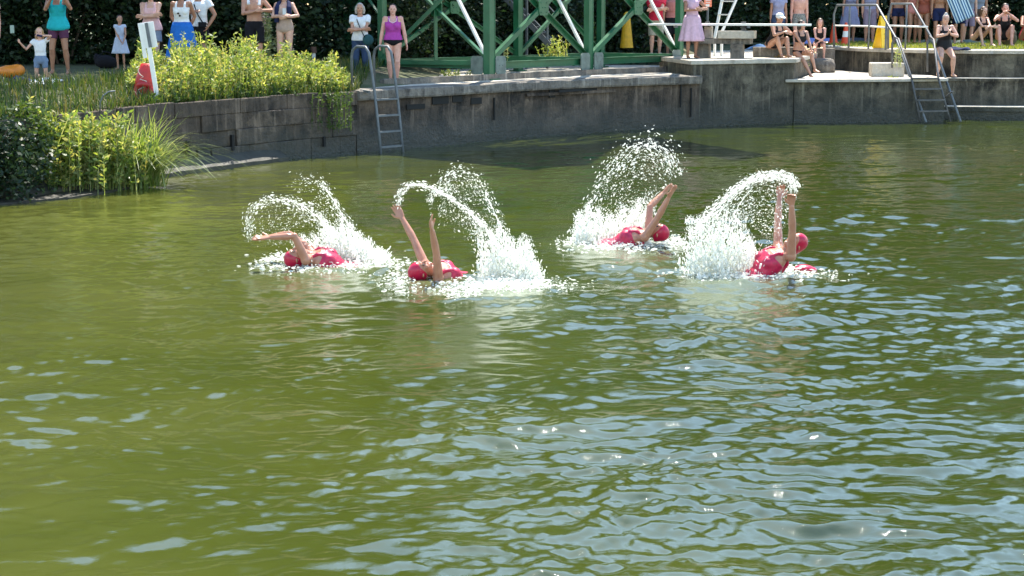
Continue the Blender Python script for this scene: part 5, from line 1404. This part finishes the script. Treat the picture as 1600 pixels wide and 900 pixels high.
# girl in black bikini, legs over the corner
l_ = Vector((6.90, 41.9, LZ)); l_.x = X(1244, 42.0); l_.y = 42.0
t, g = sit('girl with dark hair in a black bikini, legs hanging over the block edge', l_, .35, SK_MID, .55, (.04, -.55, .10), (.20, -.50, .22), (.02, -.38, .66), (.16, -.40, .64), H=1.60, lean=.15, hairm=H_DARK, hstyle='bob', head_f=(.5, -.8, 0), elb_r=(-1, .2, -.6), elb_l=(1, .2, -.6))
top(g, C_SWB, t, .22, .36, straps=True, infl=.008, name='bikini_top'); shorts(g, C_SWB, t, .02, .02, infl=.007, name='bikini_briefs')
l_ = Vector((X(1276, 45.4), 45.5, LZ)); t, g = sit('girl with long brown hair in a black swimsuit hugging her knees', l_, -.1, SK_PINK, .66, (-.11, -.30, .42), (.13, -.32, .42), (.10, -.36, .92), (-.06, -.38, .88), H=1.48, lean=.45, hairm=H_BROWN, hstyle='long', child=True, elb_r=(-1, -.4, -.5), elb_l=(1, -.4, -.5))
top(g, C_SWB, t, -.10, straps=True, infl=.009, name='swimsuit')
ss = thing('block_seat', 'dark stone ledge the girl in the swimsuit sits on', 'bench', Vector((X(1276, 46.0), 45.95, LZ)))
MB().box((0, .1, .30), (.75, .55, .60)).obj('stone', M_COPE, ss, bevel=.02)
# clapping woman on the terrace edge
l_ = Vector((X(1469, 43.0), 43.02, LZ)); t, g = sit('person in a black swimsuit sitting on the terrace edge clapping hands', l_, .05, SK_FAIR, TZ - LZ, (-.20, -.22, .08), (.17, -.24, .06), (-.03, -.34, 1.02), (.05, -.35, 1.02), H=1.70, lean=.10, fat=1.18, hairm=H_GREY, hstyle='bun', elb_r=(-1, .1, -.7), elb_l=(1, .1, -.7), hdir_r=(.4, -.3, .8), hdir_l=(-.4, -.3, .8), palm_r=(1, 0, 0), palm_l=(-1, 0, 0), curl=.2)
top(g, C_SWB, t, -.10, straps=True, infl=.010, name='swimsuit')
# squatting girls on the lawn
def squat(px, d, label, skin, rz, H, hairm, style, mat, hands, lean=.35, child=True, low=None):
    l_ = Vector((X(px, d), d, TZ)); s = H / 1.7
    t, g = person(label, l_, rz, skin, H=H, pelvis=(0, .10, .26), u=(0, -lean, 1), foot_r=(-.13, -.30, .08), foot_l=(.14, -.30, .08), kne_r=(-.25, -1, 1.2), kne_l=(.25, -1, 1.2), hand_r=hands[0], hand_l=hands[1], elb_r=(-1, -.3, -.8), elb_l=(1, -.3, -.8), hairm=hairm, hstyle=style, child=child)
    top(g, mat, t, -.10, straps=True, infl=.010, name='swimsuit')
    return t, g
squat(1524, 46.6, 'girl with bobbed brown hair sitting on the lawn with arms round her knees', SK_FAIR, .35, 1.80, H_BROWN, 'bob', C_SWB, ((.06, -.42, .50), (-.10, -.44, .48)))
squat(1560, 46.6, 'dark-haired girl sitting on the lawn with both hands up to her chin', SK_PINK, -.1, 1.92, H_DARK, 'tied', C_SWB, ((-.07, -.30, .78), (.06, -.31, .76)), .3, child=False)
squat(1598, 46.4, 'person in red sitting on the lawn at the right edge of the photo', SK_TAN, .1, 1.85, H_DARK, 'long', C_RED, ((-.10, -.42, .52), (.10, -.42, .50)), .3, child=False)
bb = thing('round_bag', 'dark olive bag standing on the lawn between the two girls', 'bag', Vector((X(1572, 46.9), 47.1, TZ)))
mb = MB(); mb.ball((0, 0, .2), (.22, .16, .22)); mb.ball((.05, 0, .34), (.15, .12, .12)); mb.skin('body', plain('olive_cloth', (.10, .10, .06), .85), bb, .02, 2)

# ================================================================ the four swimmers
CAPM = plain('cap_pink', (.46, .006, .045), .3, var=.10, scale=12, bumpd=.002); SUITM = plain('suit_pink', (.46, .008, .055), .4, var=.25, scale=22, bumpd=.004)
SK_WET = skinmat('skin_wet', (.43, .205, .13)); SK_WET.node_tree.nodes['Principled BSDF'].inputs['Roughness'].default_value = .28
def swimmer(label, waterpx, head, u, f, arms, head_u, head_f, H=1.66, legs=None, curl=.25, elbs=None, palms=None, fat=1.0, hdirs=None, shraise=(.04, .04)):
    loc = G(*waterpx, 0); s = H / 1.7
    t = thing('swimmer', label, 'swimmer', loc, 0, 'synchronised swimmers in pink caps')
    hd = Vector(head) - loc; u = Vector(u).normalized(); hu = Vector(head_u).normalized()
    pel = hd - hu * .135 * s - u * .52 * s
    a = [Vector(x) - loc for x in arms]
    fr = legs[0] if legs else pel - u * .8 + V3(0, .1, -.15); fl = legs[1] if legs else pel - u * .8 + V3(0, -.1, -.2)
    elbs = elbs or [(0, 0, 1), (0, 0, 1)]; palms = palms or [None, None]; fat = max(fat, 1.07); hdirs = hdirs or [None, None]
    g = Fig(H=H, pelvis=pel, u=u, f=f, abs_=True, hand_r=a[0], hand_l=a[1], elb_r=elbs[0], elb_l=elbs[1], foot_r=fr, foot_l=fl, kne_r=(0, 0, 1), kne_l=(0, 0, 1), head_u=head_u, head_f=head_f, curl=curl,
            toe_r=-u, toe_l=-u, palm_r=palms[0], palm_l=palms[1], hdir_r=hdirs[0], hdir_l=hdirs[1], fat=fat, shraise=shraise)
    build_body(g, SK_WET, t, .0062)
    top(g, SUITM, t, -.11, straps=True, infl=.009, name='swimsuit')
    swimcap(g, CAPM, t)
    return t, g
# 1: far left, arms reaching back over the head to the left
swimmer('leftmost swimmer in a pink cap, both arms thrown back low towards the left', (500, 416), D(462, 404, 18.1), (-.92, -.10, .46), (.05, -.25, 1),
        (D(423, 371, 17.95), D(418, 371, 18.4)), (-.95, -.15, -.25), (-.15, -.3, 1), H=1.70, elbs=[(.7, -.2, 1), (-.2, .3, 1)], palms=[(0, -.3, 1), (0, -.3, 1)], shraise=(.07, .07))
# 2: centre left, face up, both arms straight up
swimmer('second swimmer from the left in a pink cap, face up with both arms raised straight', (700, 440), D(656, 424, 17.2), (-.66, -.66, .40), (.25, -.35, 1),
        (D(673, 343, 16.95), D(627, 338, 17.6)), (-.75, -.45, .05), (.45, -.25, .9), H=1.70, elbs=[(.8, 0, .2), (1, 0, 0)], palms=[(.9, -.2, 0), (-.3, -.8, .3)], curl=.35, shraise=(.07, .07))
# 3: farther back, arms slanting up to the right
swimmer('third swimmer from the left, furthest back, arms slanting up to the right', (1003, 379), D(1029, 364, 19.7), (.90, -.25, .42), (-.1, -.1, 1),
        (D(1036, 302, 20.1), D(1047, 305, 19.5)), (.92, -.25, .1), (-.35, -.2, .9), H=1.70, elbs=[(-.5, 0, .8), (.8, 0, 0)], palms=[(.6, -.5, -.4), (.6, -.5, -.4)], curl=.15, shraise=(.06, .06))
# 4: right, chest out of the water, arms straight up
swimmer('rightmost swimmer rising chest-high with both arms straight up and pink cap thrown back', (1205, 428), D(1244, 381, 17.5), (.70, .05, .68), (-.45, -.35, .8),
        (D(1218, 309, 17.9), D(1237, 312, 17.25)), (.86, .1, .50), (-.3, -.5, .8), H=1.70, elbs=[(-.6, 0, 0), (1, 0, 0)], palms=[(0, -1, 0), (0, -1, 0)], curl=1.0, fat=1.03, shraise=(.06, .06))
pk = thing('swim_cap', 'pink shape just breaking the surface right of the rightmost swimmer', 'swim cap', G(1256, 422, 0))
mb = MB(); mb.ball((0, 0, .01), (.11, .09, .05)); mb.ball((.08, 0, 0), (.06, .06, .035)); mb.skin('body', CAPM, pk, .009, 2)

# ================================================================ the water thrown up
def splash_mat():
    m, N, L, P = newmat('white_water')
    P.inputs['Base Color'].default_value = (.95, .95, .93, 1); P.inputs['Roughness'].default_value = .12; P.inputs['IOR'].default_value = 1.33
    t = N.new('ShaderNodeBsdfTranslucent'); t.inputs['Color'].default_value = (.97, .97, .93, 1)
    gl = N.new('ShaderNodeBsdfTransparent'); gl.inputs['Color'].default_value = (.93, .96, .93, 1)
    m1 = N.new('ShaderNodeMixShader'); m1.inputs[0].default_value = .62; L.new(P.outputs[0], m1.inputs[1]); L.new(t.outputs[0], m1.inputs[2])
    m2 = N.new('ShaderNodeMixShader'); m2.inputs[0].default_value = .35; L.new(m1.outputs[0], m2.inputs[1]); L.new(gl.outputs[0], m2.inputs[2])
    L.new(m2.outputs[0], N['Material Output'].inputs[0])
    return m
SPM = splash_mat()
def ico():
    p = (1 + 5 ** .5) / 2
    v = np.array([(-1, p, 0), (1, p, 0), (-1, -p, 0), (1, -p, 0), (0, -1, p), (0, 1, p), (0, -1, -p), (0, 1, -p), (p, 0, -1), (p, 0, 1), (-p, 0, -1), (-p, 0, 1)], float)
    v /= np.linalg.norm(v[0])
    f = np.array([(0, 11, 5), (0, 5, 1), (0, 1, 7), (0, 7, 10), (0, 10, 11), (1, 5, 9), (5, 11, 4), (11, 10, 2), (10, 7, 6), (7, 1, 8), (3, 9, 4), (3, 4, 2), (3, 2, 6), (3, 6, 8), (3, 8, 9), (4, 9, 5), (2, 4, 11), (6, 2, 10), (8, 6, 7), (9, 8, 1)])
    return v, f
IV, IF = ico()
def drops(P, r, dirs, el, rs):
    el = np.minimum(el, 3.4)
    """P centres, r radii, dirs unit vectors of motion, el elongation"""
    n = len(P)
    k = IV[None] * (1 + .28 * rs.randn(n, 12, 1))
    along = (k * dirs[:, None, :]).sum(2, keepdims=True) * dirs[:, None, :]
    v = (k + along * (el[:, None, None] - 1)) * r[:, None, None] + P[:, None, :]
    f = IF[None] + (np.arange(n) * 12)[:, None, None]
    return v.reshape(-1, 3), f.reshape(-1, 3)
def curve_pts(pts, d, n, rs, jit, dj, bias=None):
    """points scattered round a thrown arc; d distance; returns world points and directions"""
    W_ = [D(px, py, d + (q[2] if len(q) > 2 else 0)) for q in pts for px, py in [(q[0], q[1])]]
    A_ = np.array([tuple(w) for w in W_]); L_ = np.concatenate([[0], np.cumsum(np.linalg.norm(np.diff(A_, axis=0), axis=1))])
    t = rs.rand(n) * L_[-1] if bias is None else (rs.rand(n) ** bias) * L_[-1]
    P = np.stack([np.interp(t, L_, A_[:, i]) for i in range(3)], 1)
    Q = np.stack([np.interp(t + .02, L_, A_[:, i]) for i in range(3)], 1) - P + 1e-6
    Q /= np.linalg.norm(Q, axis=1)[:, None]
    sc = (1 / (FPX / d))
    P[:, 0] += rs.randn(n) * jit * sc; P[:, 2] += rs.randn(n) * jit * sc; P[:, 1] += rs.randn(n) * dj
    return P, Q
def splash(label, spec, d, seed, base):
    rs = np.random.RandomState(seed); out = []
    px = 1 / (FPX / d)
    for it in spec:
        kind = it[0]
        if kind == 'arc':                  # ('arc', pts, n, jitter px, drop px)
            _, pts, n, jit, rp = it; n = int(n * 1.25); rp *= .40
            P, Q = curve_pts(pts, d, n, rs, jit, .05); r = rp * px * np.exp(np.clip(rs.randn(n), -2, 1.9) * .55)
            out.append(drops(P, r, Q, 1 + rs.rand(n) ** 2 * 4.5, rs))
        elif kind == 'fan':                # between two arcs
            _, p0, p1, n, jit, rp = it; n = int(n * .85); rp *= .40
            P0, Q0 = curve_pts(p0, d, n, rs, 0, 0); 
            W0 = np.array([tuple(D(a, b, d)) for a, b in p0]); W1 = np.array([tuple(D(a, b, d)) for a, b in p1])
            t = rs.rand(n); s_ = rs.rand(n)
            def al(Wm, t):
                L_ = np.linspace(0, 1, len(Wm)); return np.stack([np.interp(t, L_, Wm[:, i]) for i in range(3)], 1)
            P = al(W0, t) * (1 - s_)[:, None] + al(W1, t) * s_[:, None]
            Q = al(W0, np.minimum(t + .03, 1)) - al(W0, np.maximum(t - .03, 0)) + 1e-6; Q /= np.linalg.norm(Q, axis=1)[:, None]
            # gather into strings
            ph = np.floor(s_ * 14) / 14; P += 0
            P[:, 0] += rs.randn(n) * jit * px; P[:, 2] += rs.randn(n) * jit * px; P[:, 1] += rs.randn(n) * .10
            r = rp * px * np.exp(rs.randn(n) * .5); out.append(drops(P, r, Q, 1 + rs.rand(n) * 1.3, rs))
        elif kind == 'plume':              # ('plume', base px range x0,x1, base y, tips [(x,y)], n, width px, drop px)
            _, x0, x1, yb, tips, n, wd, rp = it; rp *= .54; n = int(n * .60)
            m = len(tips)
            for k, (tx, ty) in enumerate(tips):
                nn = n // m; bx = x0 + (x1 - x0) * (k + .5) / m
                t = rs.rand(nn) ** 1.35
                x = bx + (tx - bx) * t; y = yb + (ty - yb) * (t ** .8)
                w = wd * (1 - .72 * t)
                P = np.array([tuple(D(a, b, d)) for a, b in zip(x + rs.randn(nn) * w, y + rs.randn(nn) * w * .5)])
                P[:, 1] += rs.randn(nn) * .14 * (1 - .5 * t); P[:, 2] = np.maximum(P[:, 2], -.01)
                dr = np.array([(tx - bx) * 1.0, 0, (yb - ty)]); dr = dr / np.linalg.norm(dr); Q = dr[None] + rs.randn(nn, 3) * .25; Q /= np.linalg.norm(Q, axis=1)[:, None]
                r = rp * px * (1.5 - 1.1 * t) * np.exp(rs.randn(nn) * .45); out.append(drops(P, r, Q, 1 + rs.rand(nn) * 4.0, rs))
                for _ in range(4):
                    e_ = .55 + .45 * rs.rand(); fine = []; ox = rs.randn() * wd * .8
                    for q in range(15):
                        tq = e_ * q / 14; fine.append(D(bx + ox * (1 - tq) + (tx - bx) * tq + rs.randn() * .5, yb + (ty - yb) * tq ** .8 + rs.randn() * .5, d + rs.randn() * .01))
                    mb = MB(); mb.tube(fine, [rp * px * (.3 + 1.3 * rs.rand()) * (1.3 - .9 * q / 14) for q in range(15)], 6, cap=False)
                    out.append((np.array([tuple(q) for q in mb.v]), np.array([[a, b, c_] for (a, b, c_, e) in mb.f] + [[a, c_, e] for (a, b, c_, e) in mb.f])))
        elif kind == 'froth':              # ('froth', x0,x1,y0,y1,n,drop px) lumpy foam lying on the surface
            _, x0, x1, y0, y1, n, rp = it; rp *= .42; n = int(n * .42)
            cx, cy, sx, sy = (x0 + x1) / 2, (y0 + y1) / 2, (x1 - x0) / 4, (y1 - y0) / 4
            P = np.array([tuple(G(a, b, 0)) for a, b in zip(cx + rs.randn(n) * sx, cy + rs.randn(n) * sy)])
            P[:, 2] += np.abs(rs.randn(n)) * .03 * np.exp(-((P[:, 0] - P[:, 0].mean()) / (sx * 2 * px)) ** 2)
            Q = np.tile(np.array([[1., 0, 0]]), (n, 1)); r = rp * px * np.exp(np.clip(rs.randn(n), -2, 1.7) * .6); out.append(drops(P, r, Q, 1 + rs.rand(n) * 3.0, rs))
        elif kind == 'thread':             # a continuous rope of water
            _, pts, rp = it; rp *= .6
            Wp = [D(a, b, d) for a, b in pts]; fine = []
            for i in range(len(Wp) - 1):
                for k in range(8): fine.append(Wp[i].lerp(Wp[i + 1], k / 8) + Vector(rs.randn(3)) * .0035)
            fine.append(Wp[-1]); mb = MB(); mb.tube(fine, [rp * px * (.45 + .9 * rs.rand()) for _ in fine], 6, cap=False)
            v = np.array([tuple(q) for q in mb.v]); f = np.array([[a, b, c_] for (a, b, c_, e) in mb.f] + [[a, c_, e] for (a, b, c_, e) in mb.f]); out.append((v, f))
    V, F = join(out)
    o = np_mesh('splash', V, F, SPM, smooth=True)
    put(o, 'splash', label, 'splash', kind='stuff')
    return o
# 1
A1 = [(392, 374), (386, 352), (390, 332), (404, 318), (425, 312), (450, 312), (475, 322), (500, 342), (525, 366), (550, 392)]
B1 = [(500, 284), (511, 298), (523, 316), (536, 338), (552, 362), (566, 386), (578, 404)]
splash('fan of droplets and white plume behind the leftmost swimmer', [
    ('arc', A1, 900, 4.5, .85), ('thread', A1[4:], 1.1), ('thread', B1[1:], 1.3), ('arc', B1, 420, 3.5, .9),
    ('arc', [(455, 290), (475, 282), (495, 284), (512, 300)], 130, 8, .8),
    ('fan', A1, [(440, 385), (445, 375), (450, 365), (460, 355), (475, 350), (490, 352), (505, 362), (520, 375), (535, 388), (555, 402)], 1300, 4, .75),
    ('fan', [(475, 322), (500, 342), (525, 366), (550, 392)], [(510, 300), (530, 330), (552, 362), (578, 404)], 900, 4, .8),
    ('plume', 520, 596, 408, [(500, 335), (512, 350), (530, 340), (545, 348), (560, 360), (575, 372), (590, 388), (600, 395)], 7500, 10, 1.05),
    ('plume', 470, 530, 398, [(455, 372), (470, 366), (485, 362), (500, 360)], 2200, 8, .9),
    ('froth', 405, 640, 402, 426, 4200, 1.25), ('froth', 405, 470, 398, 416, 900, 1.1)], 18.45, 101, None)
# 2
A2 = [(622, 322), (624, 306), (632, 294), (645, 287), (662, 289), (682, 297), (700, 308), (722, 322), (742, 338), (760, 356), (778, 384), (792, 410)]
C2 = [(690, 290), (698, 274), (715, 266), (732, 270), (746, 282), (758, 302), (768, 322), (778, 344), (788, 368), (798, 395)]
splash('tall twin arcs of droplets and white plume behind the second swimmer', [
    ('arc', A2, 1100, 3.2, .9), ('thread', A2[3:], 1.5), ('thread', C2[5:], 1.3), ('arc', C2, 650, 6, .85),
    ('arc', [(671, 320), (673, 308), (684, 300), (700, 300)], 160, 3.5, .8), ('arc', [(700, 325), (690, 340), (700, 300), (720, 290)], 160, 8, .8),
    ('fan', [(685, 296), (700, 308), (730, 330), (760, 360)], [(700, 278), (740, 280), (760, 305), (790, 370)], 700, 5, .75),
    ('fan', [(700, 330), (720, 350), (740, 370), (760, 400), (765, 425)], [(735, 340), (750, 350), (765, 370), (775, 395), (785, 420)], 900, 7, .8),
    ('plume', 758, 838, 444, [(748, 352), (768, 360), (780, 345), (790, 362), (802, 372), (818, 365), (828, 372), (830, 392), (838, 410)], 10000, 10, 1.1),
    ('froth', 690, 880, 436, 456, 4200, 1.25), ('froth', 590, 660, 420, 462, 1300, 1.0), ('froth', 680, 760, 446, 470, 900, 1.1)], 17.3, 102, None)
# 3
A3 = [(1052, 262), (1040, 240), (1015, 226), (990, 232), (968, 250), (950, 270), (934, 292), (922, 315), (914, 340), (906, 362), (898, 378)]
splash('wide sheet of droplets curling up behind the third swimmer', [
    ('arc', A3, 520, 6, .95), ('arc', A3[:6], 420, 12, .95), ('thread', A3[7:], 1.2),
    ('fan', A3, [(1050, 285), (1035, 275), (1015, 272), (1000, 285), (990, 300), (980, 315), (970, 330), (960, 345), (952, 355), (940, 365), (930, 378)], 1700, 6, .9),
    ('fan', [(1040, 292), (1015, 320), (985, 350)], [(990, 310), (965, 335), (945, 365)], 900, 5, .85),
    ('plume', 898, 1000, 382, [(905, 330), (918, 318), (935, 325), (955, 335), (975, 320), (1000, 312), (1010, 330)], 7500, 9, 1.05),
    ('plume', 970, 1010, 378, [(1000, 320), (1020, 308), (1025, 315)], 2000, 5, .9),
    ('froth', 880, 1060, 372, 394, 3800, 1.2), ('froth', 1035, 1075, 370, 388, 500, 1.1)], 20.1, 103, None)
# 4
A4 = [(1243, 296), (1240, 283), (1228, 276), (1208, 274), (1186, 277), (1165, 286), (1145, 300), (1128, 316), (1112, 332), (1096, 348), (1084, 364)]
splash('dense dome of droplets and big white plume left of the rightmost swimmer', [
    ('arc', A4, 1400, 4.5, .95), ('thread', A4[5:], 1.2), ('arc', A4[:6], 500, 4, .9),
    ('thread', [(1175, 295), (1155, 320), (1140, 350), (1130, 380)], 1.1), ('thread', [(1160, 290), (1135, 318), (1115, 345), (1105, 370)], 1.1),
    ('fan', A4, [(1210, 395), (1205, 385), (1198, 372), (1190, 360), (1180, 350), (1170, 345), (1160, 345), (1150, 350), (1140, 358), (1130, 365), (1120, 372)], 3000, 5, .85),
    ('plume', 1085, 1178, 432, [(1078, 350), (1090, 338), (1105, 335), (1120, 330), (1135, 322), (1150, 330), (1160, 350), (1172, 368)], 9500, 13, 1.15),
    ('arc', [(1075, 352), (1078, 338), (1082, 345)], 60, 3, 1.2), ('arc', [(1176, 410), (1195, 428), (1215, 425)], 300, 6, 1.0),
    ('froth', 1075, 1300, 420, 442, 4800, 1.25), ('froth', 1180, 1240, 412, 434, 900, 1.0)], 17.6, 104, None)
